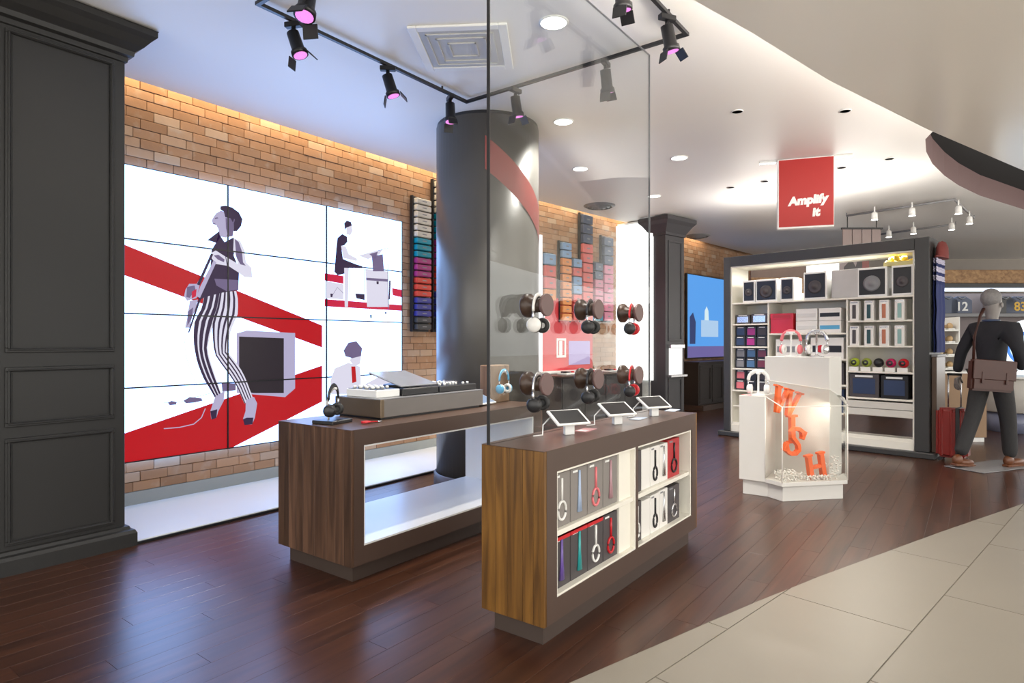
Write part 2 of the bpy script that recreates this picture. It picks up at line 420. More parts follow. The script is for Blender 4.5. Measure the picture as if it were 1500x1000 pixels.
# ---- panelled charcoal pilaster at the left
pil = sroot('wall_pilaster', 'charcoal panelled pilaster with cornice beside the video wall', 'pilaster')
X0, X1, YF = .98, 1.733, 4.5
B(X0, X1, YF, 5.46, 0, ZC-.01).build('shaft', M_dark, pil, .004)
m_ = MB(); pr = [(.055, 0), (.055, .085), (.045, .105), (.025, .112), (.02, .13), (0, .135)]
def ring_profile(mb, pr, x0, x1, y0, y1):
    vs = []; fs = []
    for p, z in pr: vs += [(x0-p, y1, z), (x0-p, y0-p, z), (x1+p, y0-p, z), (x1+p, y1, z)]
    for i in range(len(pr)-1):
        for k in range(3): fs.append((i*4+k, i*4+k+1, (i+1)*4+k+1, (i+1)*4+k))
    return mb.add(vs, fs)
ring_profile(m_, pr, X0, X1, YF, 5.46).build('base_moulding', M_dark, pil)
pr = [(0, 3.19), (.012, 3.195), (.014, 3.225), (.04, 3.235), (.045, 3.265), (.05, 3.27), (.085, 3.30), (.12, 3.345), (.145, 3.37), (.145, 3.405), (.15, 3.41)]
ring_profile(MB(), pr, X0, X1, YF, 5.46).build('cornice', M_dark, pil)
for z0, z1 in ((1.285, 3.17), (.85, 1.20), (.16, .785)):
    p = B(1.10+.035, 1.668-.035, YF-.004, YF+.01, z0+.035, z1-.035).build('panel', M_dark, pil)
    m_ = MB(); m_.frame(1.10, 1.668, z0, z1, .026, YF-.016, YF+.005); m_.frame(1.112, 1.656, z0+.012, z1-.012, .010, YF-.024, YF)
    m_.build('panel_moulding', M_dark, p, .003)

# ---- round column
rc = sroot('round_column', 'round grey column standing behind the counters', 'column', (4.66, 3.79, 0))
MB().lathe([(.495, 0), (.495, ZC-.03)], 64).build('shaft', M_col, rc)
MB().lathe([(.52, 0), (.52, .1), (.5, .11)], 64, cap=False).build('base_ring', M_taupe2, rc)
MB().lathe([(.487, ZC-.03), (.487, ZC)], 64, cap=False).build('shadow_gap', M_black, rc)
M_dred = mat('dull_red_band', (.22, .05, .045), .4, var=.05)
cpos = Vector((4.66, 3.79, 0))
m_ = MB(); vs = []; fs = []; N = 24            # diagonal red band around part of the shaft
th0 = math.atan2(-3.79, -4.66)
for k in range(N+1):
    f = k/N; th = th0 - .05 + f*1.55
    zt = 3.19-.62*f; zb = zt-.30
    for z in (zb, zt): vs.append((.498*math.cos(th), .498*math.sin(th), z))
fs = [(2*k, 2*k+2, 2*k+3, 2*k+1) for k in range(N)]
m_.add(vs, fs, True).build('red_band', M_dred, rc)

# ---- white glowing partition and slate pier
M_lbox = emis('lightbox_white', (1, .99, .96), 1.7)
part = sroot('wall_lightbox', 'glowing white lightbox partition between brick wall and slate pier', 'lightbox')
MB().prism([(9.70, 4.30), (9.86, 4.28), (9.93, 5.02), (9.77, 5.04)], 0, ZC-.02).build('panel_core', M_white, part)
MB().prism([(9.66, 4.31), (9.70, 4.305), (9.77, 5.035), (9.73, 5.04)], .70, ZC-.06).build('diffuser', M_lbox, part)
pier = sroot('wall_pier', 'slate grey square pier with flared capital by the lightbox', 'pier', (9.63, 4.07, 0), -.227)
B(0, .52, 0, .30, 0, 3.30).build('shaft', M_darkpier, pier, .004)
MB().frame(.07, .45, 1.36, 3.02, .03, -.015, .01).build('panel_moulding', M_darkpier, pier, .003)
MB().frame(.07, .45, .15, .74, .03, -.015, .01).build('panel_moulding', M_darkpier, pier, .003)
m_ = MB(); vs = []; fs = []
cp = [(0, 3.1), (.02, 3.11), (.02, 3.15), (.05, 3.20), (.10, 3.28), (.145, 3.33), (.15, 3.34), (.15, 3.395), (.12, 3.41)]
for p, z in cp: vs += [(-p, .30+p, z), (-p, -p, z), (.52+p, -p, z), (.52+p, .30+p, z)]
for i in range(len(cp)-1):
    for k in range(4): fs.append((i*4+k, i*4+(k+1) % 4, (i+1)*4+(k+1) % 4, (i+1)*4+k))
m_.add(vs, fs).build('capital', M_darkpier, pier)
B(-.03, .55, -.03, .33, 0, .14).build('base_moulding', M_darkpier, pier, .01)
nb = MB(); nb.box(.09, .44, -.02, .0, .80, 1.24); nb.build('niche_back', emis('niche_glow', (1, .98, .95), .9), pier)
MB().box(.07, .46, -.06, .005, 1.24, 1.30).box(.04, .49, -.09, .005, .76, .80).build('niche_ledge', M_silver, pier, .004)

# ================================================================== LIGHTS OF THE PLACE AND ADDED UPLIGHTS
CEIL_SPOTS = [(825, 178), (850, 247), (995, 231), (958, 287), (811, 33)]
dl_names = ['beside the round column top', 'over the wall racks', 'near the red banner', 'above the slate pier capital', 'inside the square track']
def downlight(px, py, r, label, lit=True, z=ZC, group=None, glow=6.0):
    p = at_z(px, py, z)
    t = thing('ceiling_downlight', label, 'downlight', (p.x, p.y, z), 0, group)
    MB().lathe([(r, 0), (r*1.15, 0), (r*1.15, -.006), (r, -.008)], 24, cap=False).build('trim_ring', M_wht, t)
    MB().lathe([(r, -.004), (0.0001, -.004)], 24).build('diffuser', emis('downlight_glow', (1, .97, .92), glow) if lit else M_black, t)
    return p
for (px, py), nm in zip(CEIL_SPOTS, dl_names):
    p = downlight(px, py, .085, 'round lit ceiling downlight '+nm, True)
    light('downlight_lamp', 'SPOT', (p.x, p.y, ZC-.03), 170, (1, .95, .87), .07, (p.x, p.y, 0), 120, .8)
dark_sp = [(1080, 163, 'on the pale ceiling ahead of the banner'), (1238, 162, 'between the banner and the soffit edge'), (1120, 265, 'just behind the red banner, nearer the pier'), (1070, 274, 'furthest from the banner towards the pier'), (1233, 245, 'right beside the red banner'), (1303, 232, 'near the dark ceiling recess')]
for px, py, nm in dark_sp: downlight(px, py, .045, 'small unlit ceiling spot '+nm, False)

# wall washers beside the banner, cove, uplights added out of view for the ceiling
o = light('cove_strip', 'AREA', (3.2, 5.37, 3.62), 35, (1, .78, .48), 5.6, None, sizey=.04); o.rotation_euler = (math.radians(22), 0, 0)
o = light('cove_strip_far', 'AREA', (9.4, 4.97, 3.62), 42, (1, .78, .50), 7.0, None, sizey=.04); o.rotation_euler = (math.radians(22), 0, W2A)
# unseen uplights added on the soffit lip to brighten the main ceiling
for (x0, y0), (x1, y1) in zip(se[2:9], se[3:10]):
    c = Vector(((x0+x1)/2, (y0+y1)/2-.12, ZS+.10)); l = math.hypot(x1-x0, y1-y0)
    o = light('added_soffit_uplight', 'AREA', c, 8.5*l, (1, .93, .84), l, None, sizey=.05); o.rotation_euler = (math.radians(112), 0, math.atan2(y1-y0, x1-x0))
o = light('added_unit_uplight', 'AREA', (9.0, 1.75, 2.60), 40, (1, .95, .88), 2.0, None, sizey=.08); o.rotation_euler = (math.pi, 0, math.atan2(-.987, -.162))  # uplight added out of view above the shelf unit to brighten the ceiling

# ================================================================== VIDEO WALL
VF = 5.40
vw = thing('video_wall', 'large video wall of twelve screens showing a guitarist on red stripes', 'video wall', (3.45, VF, .385))
S_white = emis('screen_white', (.48, .82, 1.60), 3.0)
S_red = emis('screen_red', (.50, .001, .006), .84)
S_pink = emis('screen_crimson', (.60, .006, .05), .84)
S_dark = emis('screen_dark_purple', (.030, .012, .050), .84)
S_mid = emis('screen_mid_purple', (.16, .12, .24), .84)
S_lil = emis('screen_lilac', (.46, .42, .62), .84)
S_pale = emis('screen_pale_lilac', (.74, .72, .86), .84)
S_amp = emis('screen_amp_dark', (.020, .012, .018), .84)
PW, PH = 1.06, .594
x0v = 1.86
for i in range(3):
    for k in range(4):
        cx = x0v+PW*(i+.5)-3.45; cz = PH*(k+.5)
        sc_ = B(cx-PW/2, cx+PW/2, .0, .06, cz-PH/2, cz+PH/2).build('screen', S_white, vw)
        MB().frame(cx-PW/2, cx+PW/2, cz-PH/2, cz+PH/2, .006, -.012, .001).build('bezel', M_black, sc_)
layer = [0]
def pic(polys, m, name='screen_picture'):
    layer[0] += 1; y = VF-.0006*layer[0]
    mb = MB()
    for poly in polys:
        P = [at_y(px, py, y) for px, py in poly]
        mb.add([(p.x-3.45, y-VF, max(min(p.z, 2.757), .388)-.385) for p in P], [tuple(range(len(P)))])
    return mb.build(name, m, vw)
cA = lambda *q: [(240+.2*x, 280+.2*y) for x, y in q]
cB = lambda *q: [(240+.19*x, 450+.19*y) for x, y in q]
cD = lambda *q: [(460+.18*x, 300+.18*y) for x, y in q]
cK = lambda *q: [(180+.28*x, 440+.28*y) for x, y in q]
pic([[(137, 339.6), (472, 476.5), (472, 509), (137, 386.5)], [(137, 650), (472, 535), (472, 588), (342, 654.5), (137, 686)]], S_red)
pic([cD((85, 555), (240, 578), (240, 642), (85, 615)), cD((635, 675), (712, 690), (712, 752), (640, 735)), cD((85, 765), (712, 815), (712, 862), (85, 825))], S_pink)
# cable and pedals on the floor of the picture
def stroke(pts, w):
    out = []; n = len(pts)
    for sgn in (1, -1):
        row = []
        for i in range(n):
            a = pts[max(i-1, 0)]; b = pts[min(i+1, n-1)]; dx, dy = b[0]-a[0], b[1]-a[1]; l = math.hypot(dx, dy) or 1
            row.append((pts[i][0]-dy/l*w*sgn/2, pts[i][1]+dx/l*w*sgn/2))
        out.append(row)
    return out[0]+out[1][::-1]
pic([stroke(cB((185, 195), (160, 260), (170, 370), (210, 500), (250, 590)), .7), stroke(cB((0, 735), (120, 730), (250, 690), (370, 660)), .9), stroke(cB((0, 935), (120, 925), (230, 900), (290, 850), (320, 780)), 1.4)], S_lil)
pic([cB((30, 735), (60, 720), (100, 730), (95, 750), (45, 755)), cB((150, 720), (200, 690), (290, 700), (300, 720), (230, 735), (170, 740)), cB((445, 585), (555, 585), (555, 640), (450, 650))], S_mid)
# amplifier
pic([cB((560, 200), (640, 178), (1012, 198), (1012, 625), (935, 692), (560, 660))], S_lil)
pic([cB((580, 225), (925, 238), (925, 660), (690, 660), (580, 640))], S_amp)
# guitarist: trousers as stripes between two outlines
def resample(pts, n):
    d = [0]
    for a, b in zip(pts, pts[1:]): d.append(d[-1]+math.hypot(b[0]-a[0], b[1]-a[1]))
    out = []; k = 0
    for i in range(n):
        t = d[-1]*i/(n-1)
        while k < len(d)-2 and d[k+1] < t: k += 1
        f = (t-d[k])/((d[k+1]-d[k]) or 1); out.append((pts[k][0]+(pts[k+1][0]-pts[k][0])*f, pts[k][1]+(pts[k+1][1]-pts[k][1])*f))
    return out
LL = [(299, 432), (296, 450), (285, 469), (283, 488), (284, 507), (288.5, 530), (297, 552.6), (306.5, 568), (315, 583)]
LR = [(325, 428), (321, 450), (314, 470), (308, 490), (304, 512), (309, 531), (315, 549), (320, 564), (325, 578)]
RL = [(322, 428), (318, 450), (311, 470), (311, 488), (312.5, 507), (316, 522), (327, 537), (339, 553), (348, 568), (358, 591)]
RR = [(346, 426), (349, 440), (348, 464), (341, 475), (335, 497), (333, 515), (342.6, 526), (352, 539), (360, 554.5), (365, 568), (371, 584)]
for ls, rs, nst in ((LL, LR, 3), (RL, RR, 4)):
    ls, rs = resample(ls, 16), resample(rs, 16)
    pic([ls+rs[::-1]], S_pale)
    st = []
    for q in range(nst):
        f0 = (q+.05)/nst; f1 = f0+(.66 if ls[0][0] < 310 else .42)/nst
        lerp = lambda f: [(a[0]+(b[0]-a[0])*f, a[1]+(b[1]-a[1])*f) for a, b in zip(ls, rs)]
        st.append(lerp(f0)+lerp(f1)[::-1])
    pic(st, S_dark)
pic([cB((395, 690), (470, 640), (462, 720), (420, 800), (405, 850), (365, 862), (358, 800)), cB((632, 715), (695, 690), (720, 740), (702, 850), (680, 902), (622, 906), (610, 860), (630, 800))], S_lil)
pic([cB((358, 800), (412, 785), (405, 852), (368, 866)), cB((610, 862), (640, 850), (690, 850), (684, 900), (622, 908))], S_dark)
# head, torso, arms, guitar
pic([cA((420, 140), (385, 160), (365, 185), (350, 215), (360, 240), (385, 250), (400, 280), (405, 330), (450, 340), (505, 330), (520, 220), (490, 190), (440, 150))], S_lil)
pic([cA((415, 110), (450, 105), (500, 118), (550, 155), (576, 205), (566, 255), (535, 292), (510, 292), (512, 240), (490, 200), (450, 190), (440, 150), (413, 132)), cA((318, 358), (405, 293), (412, 340), (385, 378)), cA((402, 310), (445, 372), (510, 338), (524, 400), (512, 470), (552, 570), (546, 725), (430, 742), (300, 775), (260, 800), (250, 780), (340, 560), (350, 430), (380, 380))], S_dark)
pic([cA((370, 640), (545, 650), (543, 722), (460, 732), (385, 690)), cA((500, 250), (515, 200), (520, 210), (505, 260), (470, 330), (460, 325))], S_mid)
pic([cA((512, 342), (560, 365), (590, 430), (602, 520), (642, 560), (648, 632), (590, 628), (540, 590), (470, 545), (455, 480), (540, 530), (530, 480), (508, 440)), cA((348, 452), (380, 433), (450, 478), (462, 545), (380, 532), (350, 490))], S_pale)
pic([cA((365, 505), (385, 520), (265, 780), (240, 770), (270, 690)), cA((158, 720), (185, 678), (240, 678), (262, 640), (270, 660), (240, 782), (170, 802), (148, 770)), cA((190, 802), (250, 792), (232, 862), (205, 930), (190, 1000), (155, 1000), (168, 940))], S_lil)
pic([cA((345, 455), (362, 462), (262, 690), (242, 682)), cA((250, 800), (272, 790), (205, 985), (185, 1040), (178, 1030))], S_dark)
pic([cA((452, 195), (490, 200), (512, 240), (505, 325), (470, 332), (455, 270)), cA((372, 196), (392, 190), (400, 198), (376, 204)), cA((356, 232), (378, 236), (376, 243), (358, 240)), cA((520, 350), (548, 372), (572, 440), (580, 520), (600, 545), (560, 535), (530, 480)), cA((365, 470), (400, 465), (445, 500), (440, 520), (395, 500)), cA((170, 700), (225, 690), (232, 720), (190, 780), (165, 775)), cA((175, 880), (215, 850), (205, 930), (172, 985))], S_mid)
pic([cA((205, 735), (240, 715), (235, 770), (205, 785))], S_pink)
# drummer
pic([cD((262, 180), (306, 168), (314, 210), (296, 247), (262, 240)), cD((218, 328), (258, 338), (284, 400), (352, 438), (346, 458), (238, 432)), cD((245, 510), (284, 512), (276, 830), (250, 830)), cD((418, 520), (600, 540), (612, 830), (432, 830)), cD((360, 412), (520, 368), (560, 360), (535, 402), (440, 442)), cD((100, 620), (240, 645), (240, 770), (100, 760))], S_pale)
pic([cD((425, 592), (600, 604), (604, 625), (425, 612)), stroke(cD((600, 480), (605, 850)), 1), stroke(cD((290, 520), (290, 712)), .8), stroke(cD((415, 520), (415, 715)), .8), stroke(cD((150, 735), (190, 670), (240, 720)), .6), cD((470, 420), (560, 400), (570, 540), (480, 540)), stroke(cD((520, 370), (605, 352)), .7), cD((450, 400), (520, 380), (500, 440))], S_mid)
pic([cD((245, 150), (266, 127), (300, 138), (309, 168), (264, 184), (252, 208)), cD((190, 270), (230, 236), (268, 258), (272, 300), (246, 330), (220, 332), (236, 440), (340, 482), (392, 498), (392, 515), (245, 512), (246, 560), (192, 572), (166, 545), (175, 420)), cD((335, 720), (412, 725), (412, 775), (345, 760)), cD((610, 615), (625, 615), (618, 770), (608, 770)), cD((133, 722), (152, 722), (150, 750), (135, 750)), cD((508, 622), (526, 622), (526, 645), (510, 645)), cD((455, 895), (470, 890), (470, 922), (458, 922)), cD((574, 872), (592, 872), (590, 886), (576, 886))], S_dark)
# boy at the decks
pic([cK((1108, 355), (1180, 325), (1240, 345), (1246, 430), (1236, 490), (1090, 490), (1085, 420)), cK((1215, 268), (1248, 282), (1240, 332), (1210, 345), (1186, 312)), cK((1262, 440), (1340, 398), (1454, 368), (1454, 402), (1300, 490))], S_pale)
pic([cK((1154, 262), (1180, 220), (1222, 213), (1252, 250), (1246, 290), (1200, 302), (1165, 292)), cK((1340, 380), (1454, 372), (1454, 384), (1350, 392))], S_mid)
pic([cK((1195, 345), (1216, 345), (1222, 424), (1200, 432))], S_red)

# ================================================================== COUNTERS
def counter(name, label, x0, x1, y0, y1, zt, planks, wmat):
    t = thing(name, label, 'counter', (x0, y0, 0))
    W, D = x1-x0, y1-y0
    return t, W, D
Z0, ZO0, ZO1 = .10, .212, .757
# counter A: open box with white lining
AX0, AX1, AY0, AY1, AZ = 2.19, 4.07, 2.75, 3.45, .86
A, W, D = counter('display_counter', 'taupe see-through display counter with white lining under the DJ gear', AX0, AX1, AY0, AY1, AZ, 7, M_walnutA)
B(.05, W-.05, .05, D-.05, 0, Z0).build('plinth', M_taupe2, A)
ox0, ox1 = .10, W-.13
m_ = MB(); m_.box(.02, W-.02, 0, D, Z0, ZO0-.01); m_.box(.02, W-.02, 0, D, ZO1+.01, AZ-.002)
m_.box(.02, ox0-.01, 0, D, ZO0-.01, ZO1+.01); m_.box(ox1+.01, W-.02, 0, D, ZO0-.01, ZO1+.01); m_.build('carcass', M_taupe, A)
m_ = MB(); m_.box(ox0-.01, ox1+.01, .004, D-.004, ZO0-.01, ZO0); m_.box(ox0-.01, ox1+.01, .004, D-.004, ZO1, ZO1+.01)
m_.box(ox0-.01, ox0, .004, D-.004, ZO0, ZO1); m_.box(ox1, ox1+.01, .004, D-.004, ZO0, ZO1); m_.build('white_lining', M_white, A)
B(0, W, 0, D, AZ-.002, AZ).build('top_veneer', mat('brown_veneer', (.105, .062, .045), .3, var=.12, scale=4, stretch=(1, 12, 12)), A)
def end_planks(par, W, D, z0, z1, n, wm, side):
    ws = [random.uniform(.7, 1.3) for _ in range(n)]; s_ = sum(ws); y = 0
    for w in ws:
        w = w/s_*D; x = (0, .02) if side == 0 else (W-.02, W)
        o = B(x[0], x[1], -w/2+.0008, w/2-.0008, z0, z1).build('end_plank', wm, par, .0012); o.location = (0, y+w/2, 0); y += w
end_planks(A, W, D, Z0, AZ-.003, 8, M_walnutA, 0); end_planks(A, W, D, Z0, AZ-.003, 8, M_walnutA, 1)
# counter B: shelves of headphone boxes
BX0, BX1, BY0, BY1, BZ = 2.234, 4.075, 1.50, 1.855, .87
Bc, W, D = counter('display_counter', 'taupe display counter with shelves of boxed headphones under the glass pane', BX0, BX1, BY0, BY1, BZ, 5, M_walnutB)
B(.05, W-.05, .04, D-.04, 0, Z0).build('plinth', M_taupe2, Bc)
b0, b1, b2, b3 = .113, .912, .936, W-.098        # bay limits in x
m_ = MB(); m_.box(.02, W-.02, 0, D, Z0, ZO0-.01); m_.box(.02, W-.02, 0, D, ZO1+.01, BZ-.002)
m_.box(.02, b0-.01, 0, D, ZO0-.01, ZO1+.01); m_.box(b3+.01, W-.02, 0, D, ZO0-.01, ZO1+.01); m_.box(b1, b2, 0, D, ZO0-.01, ZO1+.01)
m_.box(b0-.01, b3+.01, D-.03, D, ZO0-.01, ZO1+.01); m_.build('carcass', M_taupe, Bc)
for xa, xb in ((b0, b1), (b2, b3)):
    m_ = MB(); m_.box(xa-.01, xb, .004, D-.03, ZO0-.01, ZO0); m_.box(xa-.01, xb, .004, D-.03, ZO1, ZO1+.01)
    m_.box(xa-.01, xa, .004, D-.03, ZO0, ZO1); m_.box(xb-.012, xb, .004, D-.03, ZO0, ZO1); m_.box(xa, xb-.012, D-.04, D-.03, ZO0, ZO1)
    m_.build('cream_lining', M_cream, Bc)
    B(xa, xb-.012, .012, D-.04, .468, .492).build('shelf', M_cream, Bc, .002)
B(b1-.15, b1-.012, .03, D-.04, .2125, .4675).build('cream_end_block', M_cream, Bc); B(b1-.15, b1-.012, .03, D-.04, .4925, .7565).build('cream_end_block', M_cream, Bc)
B(0, W, 0, D, BZ-.002, BZ).build('top_veneer', MATS['brown_veneer'], Bc)
end_planks(Bc, W, D, Z0, BZ-.003, 5, M_walnutB, 0); end_planks(Bc, W, D, Z0, BZ-.003, 5, M_walnutB, 1)

# ---- headphones
def arc(r, a0, a1, n, cz=0, sy=0): return [(r*math.cos(a0+(a1-a0)*i/n), sy, cz+r*math.sin(a0+(a1-a0)*i/n)) for i in range(n+1)]
def headphones(label, loc, rz, mband, mcup, mpad, group=None, s=1.0, tilt=0):
    t = thing('headphones', label, 'headphones', loc, rz, group); t.scale = (s, s, s)
    # band top underside at z = 0, ear cups hang below
    MB().tube(arc(.075, math.radians(-5), math.radians(185), 18, -.072), .006, 8, flat=2.2, up=(0, 1, 0)).build('headband', mband, t)
    MB().tube(arc(.069, math.radians(40), math.radians(140), 10, -.072), .005, 8, flat=2.4, up=(0, 1, 0)).build('band_pad', mpad, t)
    for sx in (-1, 1):
        MB().tube([(sx*.075, 0, -.075), (sx*.078, 0, -.10), (sx*.074, 0, -.125)], .006, 8).build('slider', M_silver, t)
        R = TR(sx*.066, 0, -.145) @ RY(sx*math.pi/2)
        c = MB().lathe([(.001, .022), (.022, .021), (.034, .014), (.038, .002), (.036, -.004)], 20, M=R).build('ear_cup', mcup, t)
        MB().lathe([(.036, -.004), (.039, -.010), (.036, -.020), (.024, -.023), (.016, -.016), (.014, -.008)], 20, M=R, cap=False).build('cushion', mpad, c)
    return t
M_hw = mat('pearl_white', (.78, .77, .74), .25, var=.02); M_hb = M_black; M_hr = M_red
M_hblue = mat('sky_blue_plastic', (.10, .38, .62), .3, var=.05); M_hs = M_silver
M_pad = mat('black_leatherette', (.02, .02, .02), .55, var=.2, scale=40)
M_hpink = mat('coral_plastic', (.75, .18, .20), .3, var=.05); M_teal = mat('teal_plastic', (.02, .30, .30), .3); M_purp = mat('violet_plastic', (.12, .07, .30), .3)
M_hnavy = mat('navy_plastic', (.03, .05, .11), .3)

# ---- boxes of headphones in counter B
M_pkgrey = mat('grey_card_box', (.22, .20, .185), .45, var=.04); M_pkdark = mat('charcoal_card_box', (.060, .052, .055), .45, var=.06)
M_pkwhite = mat('white_card_box', (.78, .76, .72), .4, var=.03); M_pkred = mat('red_card_box', (.42, .02, .025), .4, var=.05)
M_clear = MATS['clear_acrylic']
def hp_print(par, w, h, m1, m2, kind):                    # raised picture of headphones on the box front
    if kind == 'ring':
        mb = MB(); mb.tube([(w/2+w*.22*math.cos(a), -.003, h*.30+h*.17*math.sin(a)) for a in [i*math.pi/8 for i in range(16)]], .007, 6, closed=True); mb.build('printed_ear_cup', m1, par)
        MB().tube([(w/2, -.003, h*.47), (w/2, -.003, h*.90)], .007, 6).build('printed_headband', m1, par)
    else:
        MB().tube([(w*.5, -.003, h*.94), (w*.5, -.003, h*.5), (w*.5, -.003, h*.15)], [.009, .012, .022], 8, flat=.4, up=(1, 0, 0)).build('printed_headband', m1, par)
    B(w*.12, w*.40, -.0015, 0, h*.92, h*.96).build('title_strip', m2, par)
def hbox(x, z, w, h, mb_, m1, m2, kind, label, depth=.17, top=None):
    t = thing('headphone_box', label, 'box', (BX0+x, BY0+.035, z), 0, 'boxed headphones in the counter')
    B(0, w, 0, depth, 0, h).build('carton', mb_, t, .002)
    if kind: hp_print(t, w, h, m1, m2, kind)
    if top: B(0, w, -.002, .02, h*.93, h).build('top_band', top, t)
    return t
n1 = ['first', 'second', 'third', 'fourth', 'fifth']
xw = (b1-.15-b0-.008)/4
up = [(M_hw, 'ring', 'pearl headphones'), (mat('ice_blue_plastic', (.35, .45, .62), .3), 'band', 'an ice blue headband'), (M_hpink, 'ring', 'coral headphones'), (mat('dusky_rose_plastic', (.42, .24, .27), .3), 'band', 'a dusky rose headband')]
for i, (m1, kd, nm) in enumerate(up):
    hbox(b0+.004+i*xw, .4925, xw-.006, .25, M_pkgrey, m1, M_white, kd, 'grey box showing %s on the upper shelf of the counter' % nm)
lo = [(M_purp, 'band', 'a violet headband'), (M_teal, 'band', 'a teal headband'), (M_hw, 'ring', 'a white headphone'), (M_red, 'ring', 'a red headphone')]
for i, (m1, kd, nm) in enumerate(lo):
    hbox(b0+.004+i*xw, .2125, xw-.006, .235, M_pkdark, m1, M_white, kd, 'charcoal box with %s on the lower counter shelf' % nm, top=M_red if i < 3 else None)
for sh, zz, hh, nm in ((1, .4925, .245, 'upper'), (0, .2125, .235, 'lower')):
    xx = b2+.004; wid = [.115, .12, .13, .13, .19]
    sp_ = [(M_pkdark, M_hw if not sh else M_grey, 'ring' if not sh else None, 'narrow charcoal box at the near end'), (M_pkwhite, M_grey, None, 'plain white box'), (M_pkwhite, M_black, 'ring', 'white box picturing black headphones'), (M_pkwhite, M_silver, 'band', 'white box picturing a silver headband'), (M_pkred if sh else M_pkdark, M_black if sh else M_silver, 'ring', 'dark red box at the far end' if sh else 'wide charcoal box at the far end')]
    for q, (mb_, m1, kd, lb) in enumerate(sp_):
        hbox(xx, zz, wid[q]-.006, hh-random.uniform(0, .02), mb_, m1, M_grey, kd, lb+' of the %s right-hand bay shelf' % nm); xx += wid[q]

# ---- glass pane on counter B
PY = 1.815
pane = thing('glass_pane', 'tall clear glass pane standing on the headphone counter', 'glass pane', (2.24, PY, BZ))
B(0, 1.77, -.006, .006, .0, 3.34-BZ).build('pane', M_glass, pane)
B(-.006, .0, -.008, .008, .0, 3.34-BZ).build('black_edge', M_black, pane)
m_ = MB(); m_.box(1.77, 1.773, -.006, .006, 0, 3.34-BZ); m_.box(0, 1.773, -.006, .006, 3.34-BZ, 3.344-BZ); m_.build('polished_edge', M_grey, pane)
# ---- spools on the pane and their headphones
hp_spec = [[('pearl and black', M_hw, M_hw), ('all black', M_hb, M_hb), ('red and black', M_hr, M_hb)], [('cream and black', M_hs, M_hb), ('glossy black and silver', M_hb, M_hb), ('bright red', M_hr, M_hb)]]
for r_, zz in enumerate((1.53, 1.14)):
    for c_, uu in enumerate((2.53, 3.05, 3.57)):
        pos = ['nearest the black pane edge', 'in the middle of its row', 'nearest the free end of the pane'][c_]
        t = thing('headphone_spool', 'dark wooden spool hook of the %s row, %s' % (['upper', 'lower'][r_], pos), 'hook', (uu, PY-.0065, zz), 0, 'spool hooks on the glass pane')
        MB().lathe([(.058, 0), (.060, .004), (.060, .022), (.052, .032), (.040, .042), (.036, .055), (.036, .10)], 28, M=RX(math.pi/2)).build('drum', M_spool, t)
        MB().lathe([(.036, .10), (.050, .112), (.056, .118), (.056, .128), (.053, .131)], 28, M=RX(math.pi/2)).build('end_disc', M_mauve, t)
        nm, mb_, mc_ = hp_spec[r_][c_]
        headphones('%s headphones hanging on the %s-row spool %s' % (nm, ['upper', 'lower'][r_], pos), (uu, PY-.082, zz+.046), .25, mb_, mc_, M_pad if c_ < 2 else M_red, 'headphones hung on the pane')

# ---- tilted tablets, leaflets on counter B
def tablet_stand(label, px, py, rz):
    p = at_z(px, py, BZ)
    t = thing('tablet_stand', label, 'tablet', (p.x, p.y, BZ), rz, 'tablets on the headphone counter')
    MB().prism([(-.03, -.02), (.03, -.02), (.018, .02), (-.018, .02)], 0, .075).build('stem', M_wht, t, .003)
    R = TR(0, -.005, .088) @ RX(math.radians(28))
    B(-.10, .10, -.065, .065, -.006, .006, M=R).build('tablet', M_wht, t, .003)
    B(-.085, .085, -.056, .056, .0062, .0072, M=R).build('screen', M_black, t)
    MB().tube([(-.08, .04, .09), (-.12, .05, .05), (-.14, .02, .003), (-.20, .01, .004)], .0035, 6).build('cable', M_wht, t)
tablet_stand('white tablet on angled stand nearest the end planks of the counter', 832, 636, -.45)
tablet_stand('white tablet on angled stand midway along the headphone counter', 903, 621, -.45)
tablet_stand('white tablet on angled stand at the far end of the headphone counter', 957, 609, -.45)
for px, py, m_, lb in ((858, 630, mat('pink_paper', (.62, .32, .33), .5), 'pink leaflet lying on the headphone counter'), (935, 613, mat('pale_blue_paper', (.52, .60, .72), .4), 'larger pale blue leaflet lying on the headphone counter'), (985, 601, MATS['pale_blue_paper'] if 'pale_blue_paper' in MATS else M_wht, 'small pale blue leaflet at the counter end')):
    p = at_z(px, py, BZ); lf = thing('leaflet', lb, 'leaflet', (p.x, p.y, BZ), .1, 'leaflets on the headphone counter')
    B(-.07, .07, -.035, .035, .0005, .003).build('sheet', m_, lf); B(-.06, -.01, -.025, .025, .003, .0034).build('printed_block', M_wht, lf)

# ---- DJ gear on counter A
dc = thing('deck_case', 'low grey deck case carrying the DJ gear on the see-through counter', 'case', (2.585, 2.96, AZ))
B(0, 1.0, 0, .45, .012, .125).build('body', M_deck, dc, .004)
B(.02, .98, .02, .43, 0, .012).build('foot_strip', M_black, dc)
B(-.001, .03, -.002, .452, .012, .127).build('corner_guard', mat('bronze_trim', (.20, .15, .10), .3, metal=.6), dc, .003)
B(.0, 1.0, 0, .45, .125, .129).build('top_plate', M_grey, dc)
ZD = AZ+.129
def knobs(par, xs, ys, z, r, m): 
    for x in xs:
        for y in ys: MB().lathe([(r, 0), (r, .012), (r*.7, .016)], 10, M=TR(x, y, z)).build('knob', m, par)
mx_ = thing('mixer', 'small black and white mixer at the near end of the deck case', 'mixer', (2.62, 3.04, ZD))
B(0, .20, 0, .30, 0, .05).build('body', M_wht, mx_, .004); B(.01, .19, .01, .29, .05, .053).build('face_plate', M_black, mx_); knobs(mx_, (.04, .08, .12, .16), (.08, .14, .20, .26), .053, .012, M_wht)
